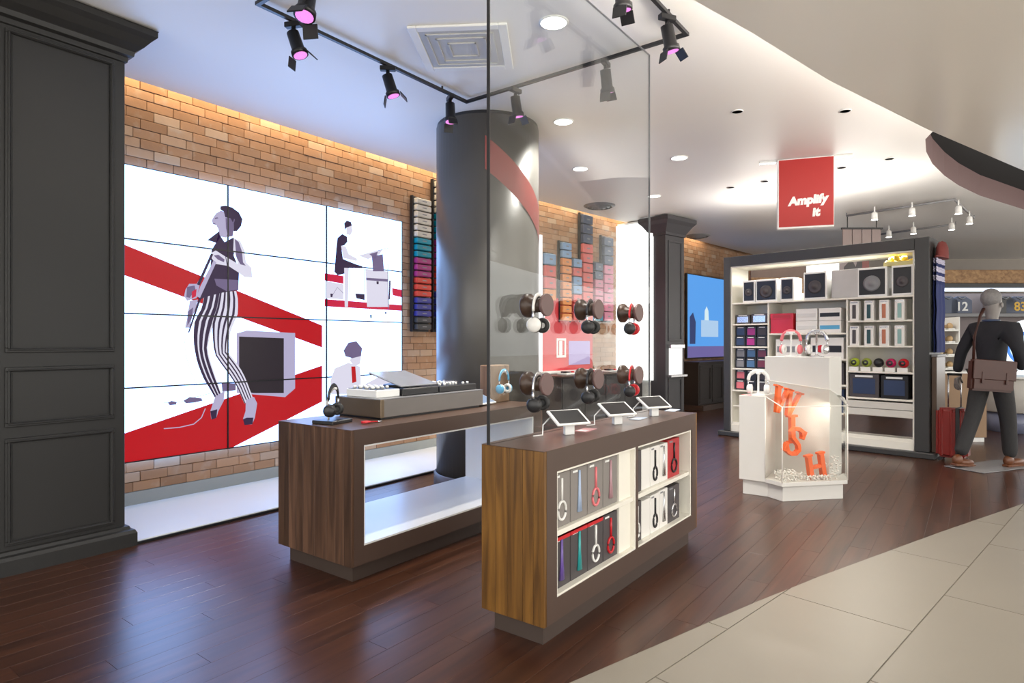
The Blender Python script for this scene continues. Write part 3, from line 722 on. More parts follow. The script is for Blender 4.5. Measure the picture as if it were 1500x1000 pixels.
tt = thing('turntable', 'black turntable with raised grey lid in the middle of the deck case', 'turntable', (2.83, 3.02, ZD))
B(0, .34, 0, .34, 0, .05).build('body', M_black, tt, .006)
MB().lathe([(.13, 0), (.13, .012), (.125, .016)], 32, M=TR(.15, .17, .05)).build('platter', M_blackm, tt)
MB().lathe([(.045, 0), (.045, .002)], 20, M=TR(.15, .17, .066)).build('record_label', M_wht, tt)
MB().tube([(.30, .30, .07), (.29, .15, .075), (.22, .09, .072)], .005, 8).build('tonearm', M_silver, tt)
o = MB().box(0, .34, 0, .34, 0, .012, M=TR(0, .02, .056) @ RX(math.radians(14))).build('lid', mat('smoked_lid', (.30, .31, .34), .15, var=.1), tt, .004)
cn = thing('dj_controller', 'long black DJ controller with white knobs on the deck case', 'controller', (3.18, 3.02, ZD))
B(0, .40, 0, .32, 0, .045).build('body', M_black, cn, .005)
for x in (.09, .31): MB().lathe([(.065, 0), (.065, .012), (.055, .016)], 24, M=TR(x, .20, .045)).build('jog_wheel', M_silver, cn)
knobs(cn, (.17, .20, .23), (.06, .12, .18, .24, .29), .045, .009, M_wht); knobs(cn, (.05, .10, .30, .35), (.05, .29), .045, .010, M_wht)
p = at_z(490, 612, AZ)
hs_ = thing('headphone_stand', 'black headphone stand with curved white post by the deck case', 'headphone stand', (2.33, 3.10, AZ), .2)
B(-.09, .09, -.08, .08, 0, .022).build('base', M_black, hs_, .004)
MB().tube([(.0, .03, .02), (.01, .045, .06), (-.01, .035, .12), (0, .02, .18), (0, -.005, .208), (0, -.03, .206)], .008, 8).build('post', M_hw, hs_)
headphones('black headphones with silver cups on the curved stand', (2.33, 3.09, AZ+.224), .55, M_hb, M_black, M_pad, None, 1.0)
cb = thing('red_cable', 'short coiled red cable beside the headphone stand', 'cable', (2.44, 2.90, AZ))
MB().tube([(-.02+.03*math.cos(a), .02*math.sin(a), .006+.001*a) for a in [i*.4 for i in range(26)]]+[(.06, -.01, .006)], .0045, 6).build('coil', M_red, cb)
MB().lathe([(.006, 0), (.006, .03)], 8, M=TR(.06, -.01, .006) @ RY(math.pi/2)).build('plug', M_silver, cb)
tb = thing('tablet', 'white tablet with blue screen lying tilted beside the deck case', 'tablet', (3.685, 3.05, AZ), .1)
R = TR(0, 0, .04) @ RX(math.radians(22)); B(-.10, .10, -.07, .07, -.006, .006, M=R).build('body', M_wht, tb, .003); B(-.09, .09, -.06, .06, .006, .007, M=R).build('screen', emis('tablet_blue', (.40, .55, .80), .7), tb)
B(-.05, .05, .0, .05, 0, .045).build('foot', M_black, tb, .004)
wbk = thing('wooden_block', 'tall wooden block carrying blue headphones on the see-through counter', 'block', (3.94, 3.13, AZ))
B(-.12, .12, -.06, .06, 0, .30).build('block', wood('oak_block', (.13, .07, .035), (.28, .17, .09), .5, axis=2), wbk, .006)
MB().tube([(0, -.06, .24), (0, -.10, .245), (0, -.115, .255)], .008, 8).build('peg', M_silver, wbk)
headphones('sky blue headphones hanging on the wooden block', (3.94, 3.13-.095, AZ+.256), .15, M_hblue, M_hblue, M_wht)

# ================================================================== TRACK LIGHTING
ZT = 3.375
tx0, tx1, ty0, ty1 = 2.06, 3.97, 1.53, 3.46
tk = thing('light_track', 'square black lighting track under the ceiling above the counters', 'light track', (tx0, ty0, ZT))
for a in ((0, tx1-tx0, -.012, .012), (0, tx1-tx0, ty1-ty0-.012, ty1-ty0+.012)): B(a[0]-.012, a[1]+.012, a[2], a[3], 0, .022).build('rail', M_black, tk)
for a in (0, tx1-tx0): B(a-.012, a+.012, .012, ty1-ty0-.012, 0, .022).build('rail', M_black, tk)
for x in (.3, tx1-tx0-.3):
    for y in (0, ty1-ty0): MB().lathe([(.008, .022), (.008, ZC-ZT)], 8, M=TR(x, y, 0)).build('hanger', M_black, tk)
M_lens = emis('magenta_lens', (.8, .25, .7), 1.2)
def spotlight(label, x, y, yaw, tilt, z=ZT, lamp=0, s=1.0, col=(1, .93, .85), m=None, grp='track spotlights above the counters'):
    m = m or M_blackm
    t = thing('track_spotlight', label, 'spotlight', (x, y, z), yaw, grp); t.scale = (s*1.12, s*1.12, s*1.12)
    B(-.05, .05, -.018, .018, -.03, 0).build('adapter', m, t, .003)
    MB().lathe([(.012, -.075), (.012, -.03)], 10).build('stem', m, t)
    R = TR(0, 0, -.075) @ RY(tilt)
    h = MB().lathe([(.018, .02), (.034, .015), (.036, -.09), (.046, -.10), (.046, -.125), (.040, -.125)], 20, M=R, cap=True).build('lamp_head', m, t)
    MB().lathe([(.038, -.127), (.0001, -.127)], 16, M=R).build('lens', M_lens, h)
    for sx in (-1, 1):
        q = R @ TR(sx*.05, 0, -.12) @ RY(-sx*.45); B(-.003, .003, -.034, .034, -.06, 0, M=q).build('barn_door', m, h, .001)
    if lamp:
        d = (RZ(yaw) @ RY(tilt)) @ Vector((0, 0, -1)); p0 = Vector((x, y, z-.09))+d*.16
        light('track_lamp', 'SPOT', p0, lamp, col, .05, p0+d, 70, .7)
def upx(px, V): d = ray(px, 0); return d.x/d.y*V
def vpx(px, U): d = ray(px, 0); return d.y/d.x*U
spotlight('black track spotlight nearest the track corner by the pilaster', upx(430, ty1), ty1, 2.0, .35, lamp=35)
spotlight('black track spotlight in the middle of the rail facing the brick wall', upx(568, ty1), ty1, 2.3, .3, lamp=35)
spotlight('black track spotlight in front of the round column', upx(663, ty1)-.03, ty1, 1.0, .12, lamp=0)
spotlight('black track spotlight just past the black pane edge', tx1, vpx(755, tx1), 3.0, .2, lamp=60)
spotlight('black track spotlight seen through the pane near its free end', tx1, vpx(887, tx1), 3.3, .35, lamp=60)
spotlight('black track spotlight outside the pane at the track corner', upx(982, ty0)-.05, ty0, 2.6, .25, lamp=60)
spotlight('black track spotlight on the rail over the tablets', upx(908, ty0)+.02, ty0, 3.3, .2, lamp=60)
spotlight('black track spotlight on the near rail between pilaster and pane', tx0, vpx(452, tx0), .5, .3, lamp=35, s=1.15)
# ceiling hatch and diffusers
hc = thing('ceiling_vent', 'square white ceiling vent panel inside the lighting track', 'vent', (3.28, 2.885, ZC), math.radians(33))
MB().box(-.33, .33, -.33, -.27, -.018, -.001).box(-.33, .33, .27, .33, -.018, -.001).box(-.33, -.27, -.27, .27, -.018, -.001).box(.27, .33, -.27, .27, -.018, -.001).build('frame', M_wht, hc, .004)
B(-.268, .268, -.268, .268, -.012, -.001).build('panel', mat('vent_grey', (.52, .52, .51), .5), hc)
for r_ in (.10, .17, .23): MB().box(-r_, r_, -r_, -r_+.012, -.020, -.012).box(-r_, r_, r_-.012, r_, -.020, -.012).box(-r_, -r_+.012, -r_, r_, -.020, -.012).box(r_-.012, r_, -r_, r_, -.020, -.012).build('louvre_ring', MATS['vent_grey'], hc)
for px, py, lb in ((878, 301, 'round grey ceiling diffuser before the wall racks'), (1022, 345, 'round grey ceiling diffuser past the slate pier')):
    p = at_z(px, py, ZC); t = thing('ceiling_diffuser', lb, 'diffuser', (p.x, p.y, ZC))
    for r_, z_ in ((.24, -.012), (.17, -.03), (.10, -.045)): MB().lathe([(r_-.05, z_-.012), (r_, z_+.012), (r_, z_+.006), (r_-.045, z_-.016)], 24, cap=False).build('cone_ring', M_grey, t)
    MB().lathe([(.03, -.06), (.03, 0)], 12).build('stem', M_grey, t)

# ================================================================== RED HANGING BANNER
pl_ = at_z(1139, 234, ZC-.005); pr_ = at_z(1222, 227, ZC-.005); dv = (pr_-pl_); bw = dv.length; ba = math.atan2(dv.y, dv.x)
bn = thing('hanging_banner', 'red hanging banner reading Amplify it with white edges', 'banner', (pl_.x, pl_.y, ZC-.005), ba)
bh_ = .79
M_ban = mat('banner_red', (.40, .012, .010), .5, var=.03, scale=2)
B(0, bw, 0, .10, -bh_, 0).build('board', M_wht, bn, .003)
B(.014, bw-.006, -.004, .0, -bh_+.02, -.012).build('red_face', M_ban, bn)
B(.014, bw-.006, .10, .104, -bh_+.02, -.012).build('red_face', M_ban, bn)
for body, zz, xx in (('Amplify', -.52, bw*.54), ('it', -.66, bw*.68)):
    me = text_mesh(body, .128, M_wht, TR(xx, -.006, zz) @ RX(math.pi/2) @ RZ(.05), .002, .0075, .15)
    o = bpy.data.objects.new('lettering', me); C.objects.link(o); o.parent = bn
for f_, lb in ((-.10, 'slim bright strip lamp at the banner side facing the pier'), (bw+.10, 'slim bright strip lamp at the banner side facing the soffit')):
    q = Vector((pl_.x, pl_.y, 0))+Vector((math.cos(ba), math.sin(ba), 0))*f_
    t = thing('strip_lamp', lb, 'lamp', (q.x, q.y, ZC), ba)
    B(-.09, .09, .03, .07, -.025, 0).build('housing', M_wht, t, .003); B(-.085, .085, .034, .066, -.028, -.025).build('diffuser', emis('strip_glow', (.85, .93, 1), 8), t)

# ================================================================== WHITE SHELF UNIT
UL = Vector((8.97, 2.91, 0)); UA = math.atan2(-.987, -.162); UW, UD, UH = 2.52, .53, 2.56
ux = Vector((math.cos(UA), math.sin(UA), 0)); uy = Vector((-math.sin(UA), math.cos(UA), 0))
def uw(x, y, z): return UL+ux*x+uy*y+Vector((0, 0, z))
def upix(px, py, y=.0):                                 # pixel -> local (x, z) on the plane y behind the unit front
    p = at_pl(px, py, uw(0, y, 0), uy); d = p-UL; return d.dot(ux), p.z
su = thing('shelf_unit', 'tall white lit shelf unit in a broad charcoal frame', 'shelf unit', UL, UA)
M_frame = mat('charcoal_frame', (.040, .040, .040), .4, var=.05)
m_ = MB(); m_.box(0, .10, 0, UD, .07, UH); m_.box(UW-.15, UW, 0, UD, .07, UH); m_.box(.10, UW-.15, 0, UD, UH-.14, UH); m_.build('outer_frame', M_frame, su, .006)
B(-.06, UW+.06, -.06, UD+.02, 0, .07).build('base_plinth', M_frame, su, .01)
ix0, ix1 = .10, UW-.15
m_ = MB(); m_.box(ix0, ix0+.02, .02, UD, .07, UH-.14); m_.box(ix1-.02, ix1, .02, UD, .07, UH-.14); m_.box(ix0, ix1, .02, UD, .07, .16); m_.box(ix0, ix1, .02, UD, UH-.16, UH-.14); m_.build('inner_lining', M_cream, su)
B(ix0+.02, ix1-.02, UD-.03, UD-.01, .44, 2.02).build('back_panel', M_cream, su)
d1, d2 = .62, 1.62                                       # vertical dividers (local x)
SH = {'speaker': 1.90}
def shelf(x0, x1, z, y0=.03, t=.022): return B(x0, x1, y0, UD-.03, z-t, z).build('shelf', M_cream, su, .003)
shelf(ix0+.02, ix1-.02, 1.90)
LZ = [1.60, 1.28, .97, .66]; MZ = [1.46, 1.13, .80]; RZ_ = [1.61, 1.30, .985, .66]
for z in LZ: shelf(ix0+.02, d1, z)
for z in MZ: shelf(d1+.02, d2, z)
for z in RZ_: shelf(d2+.02, ix1-.02, z)
for d_ in (d1, d2): B(d_, d_+.02, .05, UD-.03, .44, 1.878).build('divider', M_cream, su)
for z0, z1 in ((.44, .53), (.53, .62)): B(d2+.02, ix1-.02, .03, UD-.03, z0+.003, z1-.003).build('drawer_front', mat('pale_drawer', (.62, .60, .54), .4), su, .004)
B(ix0+.02, d2, .06, UD-.03, .42, .44).build('shelf', M_cream, su); 
B(ix0+.02, ix1-.02, .03, .06, .16, .20).build('lower_rail', M_cream, su, .003)
for x in (.95, 1.85): light('shelf_lamp', 'AREA', uw(x, .20, UH-.18), 22, (1, .95, .86), .8, None, sizey=.06).rotation_euler = (0, 0, UA)
def ut(name, label, cat, x, y, z, group=None, rz=0): return thing(name, label, cat, uw(x, y, z), UA+rz, group)
# speakers on the upper shelf
spk = [(1088, 1106, 18, 0, 'narrow black speaker at the frame end of the top shelf'), (1107, 1138, 34, 0, 'white framed speaker beside the narrow black one'), (1143, 1163, 30, 0, 'slim speaker standing between two wider speakers'), (1177, 1211, 40, 0, 'wide black fronted speaker left of the plain grey one'), (1218, 1257, 40, 2, 'plain grey speaker cabinet without a visible cone'), (1256, 1299, 45, 1, 'large white framed speaker with a round cone'), (1306, 1340, 45, 0, 'black fronted speaker at the end under the yellow tray')]
for pa, pb, hpx, kd, lb in spk:
    xa, _ = upix(pa, 420, .06); xb, _ = upix(pb, 420, .06); xb = min(xb, ix1-.025); w = xb-xa; h = .31 if pa < 1170 else .36
    t = ut('loudspeaker', lb, 'speaker', xa, .06, 1.90, 'speakers on the top shelf')
    B(0, w, 0, .28, .0, h).build('cabinet', M_wht if kd != 2 else mat('light_grey_cabinet', (.50, .49, .47), .4), t, .006)
    if kd != 2:
        B(.018, w-.018, -.006, 0, .025, h-.025).build('grille', M_black, t, .003)
        if w > .12: MB().lathe([(min(w, h)*.28, 0), (min(w, h)*.30, .006), (min(w, h)*.22, .004), (min(w, h)*.10, .001), (min(w, h)*.09, .006), (.001, .009)], 24, M=TR(w/2, -.006, h*.45) @ RX(math.pi/2)).build('cone', M_grey if kd == 1 else M_pkdark, t)
        else: B(w*.3, w*.7, -.009, -.006, h*.8, h*.86).build('badge', M_silver, t)
    else: B(w*.06, w*.94, -.004, 0, .02, h-.02).build('front_cloth', MATS['light_grey_cabinet'], t)
# yellow tray on top of the end speakers
xa, _ = upix(1294, 385, .1)
ty = ut('yellow_tray', 'low clear tray of yellow lemons on top of the end speakers', 'tray', xa, .10, 2.262)
TW = ix1-.03-xa
MB().box(0, TW, 0, .16, 0, .008).box(0, TW, 0, .006, .008, .05).box(0, TW, .154, .16, .008, .05).box(0, .006, .006, .154, .008, .05).box(TW-.006, TW, .006, .154, .008, .05).build('tray', mat('straw_tray', (.55, .50, .22), .5), ty)
M_lem = mat('lemon_skin', (.75, .55, .04), .45, var=.15, scale=30)
for i in range(8):
    q = uw(xa+.04+(i % 5)*TW*.2+(.03 if i > 4 else 0), .14+.06*(i % 2), 2.262+.042+(.05 if i > 4 else 0))
    t = thing('lemon', 'yellow lemon heaped in the tray on the speakers', 'fruit', q, random.uniform(0, 3), 'lemons in the tray')
    MB().ball((0, 0, 0), .034, 12, 8, (1.25, 1, 1)).build('skin', M_lem, t); MB().ball((.044, 0, 0), .007, 8, 6).build('tip', MATS['straw_tray'], t)
# packs
def pack(name, label, x, y, z, w, h, d, body, face, grp, kind='window', acc=None):
    t = ut(name, label, 'package', x, y, z, grp)
    B(0, w, 0, d, 0, h).build('carton', body, t, .004)
    if kind == 'window': B(w*.12, w*.88, -.003, .0, h*.15, h*.80).build('window', face, t, .002); B(w*.2, w*.8, -.004, 0, h*.86, h*.94).build('title_strip', acc or M_grey, t)
    elif kind == 'tall':
        B(w*.30, w*.70, -.006, 0, h*.10, h*.80).build('device', face, t, .003); B(w*.1, w*.9, -.002, 0, h*.88, h*.96).build('title_strip', acc or M_silver, t)
    elif kind == 'wide': B(w*.06, w*.94, -.004, 0, h*.30, h*.62).build('device', face, t, .003)
    elif kind == 'lidded': B(-.004, w+.004, -.004, d+.004, h*.72, h).build('lid', body, t, .002); B(w*.1, w*.9, -.006, -.004, h*.78, h*.92).build('title_strip', face, t)
    elif kind == 'round':
        MB().lathe([(.001, 0), (w*.34, .003), (w*.36, .012), (w*.30, .018)], 20, M=TR(w/2, 0, h*.42) @ RX(math.pi/2)).build('ear_cup_print', face, t); B(w*.1, w*.9, -.003, 0, h*.84, h*.95).build('title_strip', acc or M_wht, t)
    return t
G = 'packages in the shelf unit'
PK = [M_pkwhite, M_black, M_pkdark]
lx = ix0+.035
pack('accessory_pack', 'silver-grey pack on the top left shelf next to the frame', lx, .10, 1.60, .21, .13, .12, M_pkdark, M_silver, G, acc=M_wht)
pack('accessory_pack', 'silver-grey pack on the top left shelf next to the red box', lx+.23, .10, 1.60, .23, .14, .12, M_pkdark, M_silver, G, acc=M_wht)
cols3 = [[('navy', M_hnavy), ('magenta', mat('magenta_plastic', (.40, .02, .20), .3)), ('charcoal', M_pkdark)], [('slate', M_grey), ('steel blue', mat('steel_blue_plastic', (.07, .16, .30), .3)), ('maroon', mat('maroon_plastic', (.16, .02, .03), .3))], [('coral red', M_hpink), ('black', M_black), ('graphite', M_pkdark)]]
for r_ in range(3):
    for c_ in range(3):
        nm, mm = cols3[r_][c_]
        for st in range(2):
            pack('earbud_case', '%s earbud pack, %s of two stacked on the %s left shelf' % (nm, ['lower', 'upper'][st], ['second', 'third', 'fourth'][r_]), lx+.005+c_*.155, .08+.015*st, LZ[r_+1]+st*.142, .145, .14, .12, M_black, mm, G, 'window', M_wht)
q = pack('red_gift_box', 'plain red lidded box in the middle of the shelf unit', d1+.04, .06, 1.46, .30, .27, .24, M_red, M_pkred, None, 'lidded')
for i, (xx, nm) in enumerate(((d1+.37, 'beside the red box'), (d1+.66, 'next to the phone boxes'))):
    for st in range(2):
        pack('speaker_box', 'flat white box with %s, %s of the pair %s' % (['grey lettering', 'black bar speaker'][i], ['lower', 'upper'][st], nm), xx, .08, 1.46+st*.162, .27, .16, .2, M_pkwhite, (mat('pale_print', (.66, .65, .62), .4) if i == 0 else (M_hblue if st == 0 else M_black)), G, 'wide')
pack('speaker_box', 'white box picturing a grey bar on the middle shelf', d1+.10, .08, 1.13, .34, .25, .2, M_pkwhite, M_grey, G, 'wide')
q = pack('speaker_box', 'white box picturing a black and red portable speaker', d1+.56, .08, 1.13, .40, .27, .2, M_pkwhite, M_black, G, 'wide')
MB().lathe([(.05, 0), (.05, .004)], 20, M=TR(.13, -.004, .125) @ RX(math.pi/2)).build('red_spot', M_red, q)
pack('dark_carton', 'dark carton low in the middle bay behind the podium', d1+.66, .10, .80, .30, .28, .2, M_pkdark, M_hw, G)
pack('dark_carton', 'blue-grey carton lowest in the middle bay', d1+.66, .10, .44, .30, .30, .2, M_hnavy, M_hw, G)
for r_ in range(2):
    for c_, (nm, mm) in enumerate((('charcoal', M_pkdark), ('dark teal', mat('dark_teal_plastic', (.02, .07, .08), .3)), ('copper', mat('copper_plastic', (.45, .15, .08), .3)), ('pale aqua', mat('aqua_plastic', (.25, .42, .40), .3)))):
        pack('phone_case_box', 'tall white box with a %s phone case, %s row' % (nm, ['upper', 'lower'][r_]), d2+.04+c_*.165, .05, RZ_[r_], .105, .245, .10, M_pkwhite, mm, G, 'tall')
bs = [('lime green', mat('lime_plastic', (.36, .45, .03), .35)), ('olive green', mat('olive_lime_plastic', (.30, .36, .05), .35)), ('black', M_black), ('raspberry', mat('raspberry_plastic', (.48, .015, .10), .35)), ('scarlet', M_red)]
for c_, (nm, mm) in enumerate(bs):
    t = ut('mini_speaker', '%s round mini speaker on a white tray in the unit' % nm, 'speaker', d2+.085+c_*.133, .11, .985, 'mini speakers in a row')
    B(-.055, .055, -.06, .05, 0, .05).build('tray', M_pkwhite, t, .003); MB().ball((0, 0, .105), .056, 18, 12).build('body', mm, t)
    MB().lathe([(.032, 0), (.034, .006), (.012, .004)], 18, M=TR(0, -.05, .105) @ RX(math.pi/2)).build('grille', M_black, t)
pack('large_carton', 'large dark blue-black carton under the green mini speakers', d2+.035, .06, .66, .33, .29, .25, M_pkdark, M_hnavy, G, 'window', M_wht)
pack('large_carton', 'large black carton with white lettering under the red mini speakers', d2+.385, .06, .66, .29, .28, .25, M_black, M_hnavy, G, 'window', M_wht)
# blue striped shirt, red cap and bronze cabinet on the side of the unit
sh_ = ut('hanging_shirt', 'blue shirt with white stripes hung on the unit side', 'shirt', UW+.012, .10, 1.22)
vs = []; fs = []
NZ, NY = 14, 8
def shirt_panel(z0, z1, m, name):
    mb = MB(); vs = []; fs = []
    for i in range(NZ+1):
        for j in range(NY+1):
            y = .38*j/NY; z = z0+(z1-z0)*i/NZ
            vs.append((.035+.008*math.sin(j*1.7)+.004*math.sin(i*.9), y, z))
    n_ = len(vs); vs += [(x-.028, y, z) for x, y, z in vs]
    for i in range(NZ):
        for j in range(NY):
            a = i*(NY+1)+j; fs += [(a, a+1, a+NY+2, a+NY+1), (n_+a, n_+a+NY+1, n_+a+NY+2, n_+a+1)]
    return mb.add(vs, fs, True).build(name, m, sh_)
M_cob = mat('cobalt_cloth', (.02, .035, .16), .8, var=.1, scale=20); M_lav = mat('pale_lavender_cloth', (.60, .58, .75), .8)
shirt_panel(0, .80, M_cob, 'shirt_body')
for k_ in range(3): shirt_panel(.80+k_*.10, .84+k_*.10, M_cob, 'dark_stripe'); shirt_panel(.84+k_*.10, .90+k_*.10, M_lav, 'pale_stripe')
cp_ = ut('baseball_cap', 'dusky red cap perched on top of the hung blue shirt', 'cap', UW+.066, .29, 2.322); cp_.scale = (.5, 1.3, 1.3)
MB().lathe([(.115, 0), (.12, .04), (.11, .10), (.07, .145), (.001, .16)], 20).build('crown', mat('dusky_red_cloth', (.24, .05, .045), .8), cp_)
MB().prism([(-.10, -.05), (-.06, -.18), (0, -.21), (.06, -.18), (.10, -.05)], 0, .012).build('peak', MATS['dusky_red_cloth'], cp_, .004)
sc_ = ut('side_cabinet', 'narrow bronze-brown cabinet against the unit side under the shirt', 'cabinet', UW+.006, .07, 0)
B(0, .05, 0, .42, .07, 1.17).build('body', mat('bronze_panel', (.10, .065, .045), .3, var=.15), sc_, .004); B(0, .06, -.01, .43, 1.17, 1.20).build('top', M_grey, sc_, .003); B(.061, .065, .02, .40, .05, .10).build('kick_strip', M_black, sc_)

# ================================================================== WHITE PODIUM WITH LETTER CASE
pod = thing('podium', 'white stepped podium with a clear case of orange letters', 'podium', (5.62, 1.30, 0))
PO = Vector((5.62, 1.30, 0)); s_ = Vector((-.162, -.987, 0)); r1 = Vector((.987, -.162, 0))
def pl2(*pts): return [(p[0]-PO.x, p[1]-PO.y) for p in pts]
pA = Vector((5.60, 1.68, 0)); pB = Vector((5.595, 1.455, 0)); pC = Vector((5.50, 1.295, 0)); pD = Vector((5.955, .875, 0))
tl = Vector((6.06, 1.58, 0)); tr = tl+s_*.571; trb = tr+r1*.30; tlb = tl+r1*.30
low = pl2(pA, pB, tl+s_*.10, tl+r1*.28, pA+r1*.48)
M_pod = mat('podium_white', (.62, .605, .57), .35, var=.02)
MB().prism(low, .13, .875).build('low_block', M_pod, pod, .004)
MB().prism(pl2(tl, tr, trb, tlb), .15, 1.21).build('tall_block', M_pod, pod, .004)
def inset(pts, d):
    c = sum((Vector((*p, 0)) for p in pts), Vector())/len(pts); out = []
    for p in pts:
        v = Vector((*p, 0))-c; out.append(tuple((c+v*(1-d/v.length)).xy))
    return out
case_pl = pl2(pB, pC, pD, trb+s_*.03, tlb, tl)
MB().prism(inset(pl2(pA, pB, pC, pD, trb, tlb, pA+r1*.48), .035), 0, .13).build('plinth', M_pod, pod, .003)
MB().prism(pl2(pB, pC, pD, trb+s_*.02, tr+r1*.005, tl), .13, .165).build('case_floor', M_pod, pod, .002)
# clear case: walls and sloped lid, edges
cz0, cz1, cz2 = .165, .80, .99
eD = trb+s_*.02
def wallq(a, b, za, zb, th=.006):
    d = (b-a).normalized(); n_ = Vector((-d.y, d.x, 0))*th
    vs = [(*(a-PO).xy, cz0), (*(b-PO).xy, cz0), (*(b-PO).xy, zb), (*(a-PO).xy, za)]
    vs += [(v[0]+n_.x, v[1]+n_.y, v[2]) for v in vs]
    return MB().add(vs, [(0, 1, 2, 3), (7, 6, 5, 4), (0, 4, 5, 1), (1, 5, 6, 2), (2, 6, 7, 3), (3, 7, 4, 0)])
for a, b, za, zb in ((pB, pC, .875, cz1), (pC, pD, cz1, cz1), (pD, eD, cz1, cz1+.04)): wallq(a, b, za, zb).build('acrylic_wall', M_acryl, pod)
tq = lambda p, z: (p.x-PO.x, p.y-PO.y, z)
lid = [tq(pB, .875), tq(pC, cz1), tq(pD, cz1), tq(eD, cz1+.04), tq(tr, .93), tq(tl, .99)]
vs = lid+[(x, y, z+.006) for x, y, z in lid]
MB().add(vs, [(0, 1, 5), (1, 4, 5), (1, 2, 4), (2, 3, 4), (6, 11, 7), (7, 11, 10), (7, 10, 8), (8, 10, 9)]).build('acrylic_lid', M_acryl, pod)
m_ = MB()
for path in ([tq(pB, .875), tq(pC, cz1), tq(pD, cz1), tq(eD, cz1+.04), tq(tr, .93), tq(tl, .99)], [tq(pC, cz0), tq(pC, cz1)], [tq(pD, cz0), tq(pD, cz1)], [tq(pB, cz0), tq(pB, .875)]):
    for a, b in zip(path, path[1:]): m_.tube([a, b], .0045, 6)
m_.build('acrylic_edges', M_edge, pod)
# crystal beads heaped on the case floor
m_ = MB()
for i in range(420):
    f = random.random(); g = random.random()
    q = pC.lerp(pD, .04+.92*f)+Vector((.69, .724, 0))*(.03+.20*g*(1-abs(f-.45)*.6)); 
    h = .168+random.random()*(.03+(.16 if f > .82 else .04 if f < .35 else .0)); r_ = random.uniform(.006, .011)
    if (q-pD).length < .03: continue
    m_.add([tq(q+Vector(v), h+r_) if False else (q.x-PO.x+v[0]*r_, q.y-PO.y+v[1]*r_, h+v[2]*r_) for v in ((1, 0, 0), (0, 1, 0), (-1, 0, 0), (0, -1, 0), (0, 0, 1), (0, 0, -1))], [(0, 1, 4), (1, 2, 4), (2, 3, 4), (3, 0, 4), (1, 0, 5), (2, 1, 5), (3, 2, 5), (0, 3, 5)])
o = m_.build('crystal_beads', mat('crystal_bead', (.72, .70, .66), .1, var=.3, scale=60), None); o['kind'] = 'stuff'; o.location = PO; tag(o, 'clear crystal beads strewn on the case floor', 'beads')
# slab serif letters
def letter(name, label, px, py, t, rot, polys, h, yaw_to=None):
    p = at_t(px, py, t)
    tg = thing(name, label, 'letter', p, math.atan2(-.62, .78), 'orange letters in the case')
    mb = MB(); R = RX(math.pi/2) @ RZ(rot) 
    for poly in polys: mb.prism([(x*h, y*h) for x, y in poly], -.022, .022, M=R)
    mb.build('letter_body', M_orange, tg, .002)
    return tg
rc_ = lambda x0, y0, x1, y1: [(x0, y0), (x1, y0), (x1, y1), (x0, y1)]
Hp = [rc_(-.42, -.5, -.12, -.42), rc_(.12, -.5, .42, -.42), rc_(-.42, .42, -.12, .5), rc_(.12, .42, .42, .5), rc_(-.36, -.42, -.18, .42), rc_(.18, -.42, .36, .42), rc_(-.18, -.06, .18, .05)]
Wp = [[(-.56, .5), (-.40, .5), (-.20, -.5), (-.34, -.5)], [(-.20, -.5), (-.34, -.5), (-.10, .5), (.02, .5)], [(-.04, .5), (.12, .5), (.30, -.5), (.16, -.5)], [(.16, -.5), (.30, -.5), (.56, .5), (.46, .5)], rc_(-.64, .43, -.32, .5), rc_(-.16, .43, .18, .5), rc_(.36, .43, .64, .5)]
Ip = [rc_(-.20, -.5, .20, -.42), rc_(-.20, .42, .20, .5), rc_(-.09, -.42, .09, .42)]
sc1 = [(.22, .30), (.12, .42), (-.05, .45), (-.22, .38), (-.27, .24), (-.18, .10), (.0, .02), (.18, -.07), (.27, -.22), (.20, -.38), (.03, -.46), (-.14, -.43), (-.26, -.28)]
def ribbon(pts, w):
    L_ = stroke(pts, w); n_ = len(pts); l, r = L_[:n_], L_[n_:][::-1]
    return [[l[i], l[i+1], r[i+1], r[i]] for i in range(n_-1)]
Sp = ribbon(sc1, .14)+[rc_(.17, .18, .29, .48), rc_(-.33, -.48, -.21, -.16)]
letter('letter_w', 'orange letter W tumbling at the top of the case', 1151, 588, 5.42, -.30, Wp, .235)
letter('letter_i', 'orange letter I upright below the W', 1160, 628, 5.50, .02, Ip, .25)
letter('letter_s', 'orange letter S leaning between I and H', 1164, 646, 5.40, -.45, Sp, .25)
letter('letter_h', 'orange letter H standing on the case floor', 1195, 683, 5.36, .16, Hp, .235)
light('case_lamp', 'AREA', (5.78, 1.13, .80), 1.0, (1, .90, .74), .45, (5.95, 1.30, .30), sizey=.03).rotation_euler.z = math.atan2(-.69, .724)
# headphones on the podium
def hp_stand(label, loc, m, h=.24):
    t = thing('headphone_stand', label, 'headphone stand', loc, UA)
    MB().lathe([(.06, 0), (.06, .008), (.012, .016), (.009, .03), (.009, h-.02), (.02, h-.01), (.02, h)], 20).build('post', m, t)
    B(-.04, .04, -.012, .012, h, h+.012).build('yoke', m, t, .003)
    return t
q = tl+s_*.20+r1*.10; hp_stand('white headphone stand on the tall podium block under coral headphones', (q.x, q.y, 1.21), M_wht, .22)
headphones('coral headphones on the white stand of the podium', (q.x, q.y, 1.21+.235), UA, M_hpink, M_hpink, M_hw, None, 1.15)
q = tl+s_*.42+r1*.12; hp_stand('silver headphone stand on the tall podium block under silver headphones', (q.x, q.y, 1.21), M_silver, .22)
headphones('silver headphones on the silver stand of the podium', (q.x, q.y, 1.21+.235), UA, M_silver, M_silver, M_hw, None, 1.15)
q = pA+s_*.13+r1*.10; hp_stand('white headphone stand on the low podium block', (q.x, q.y, .875), M_wht, .20)
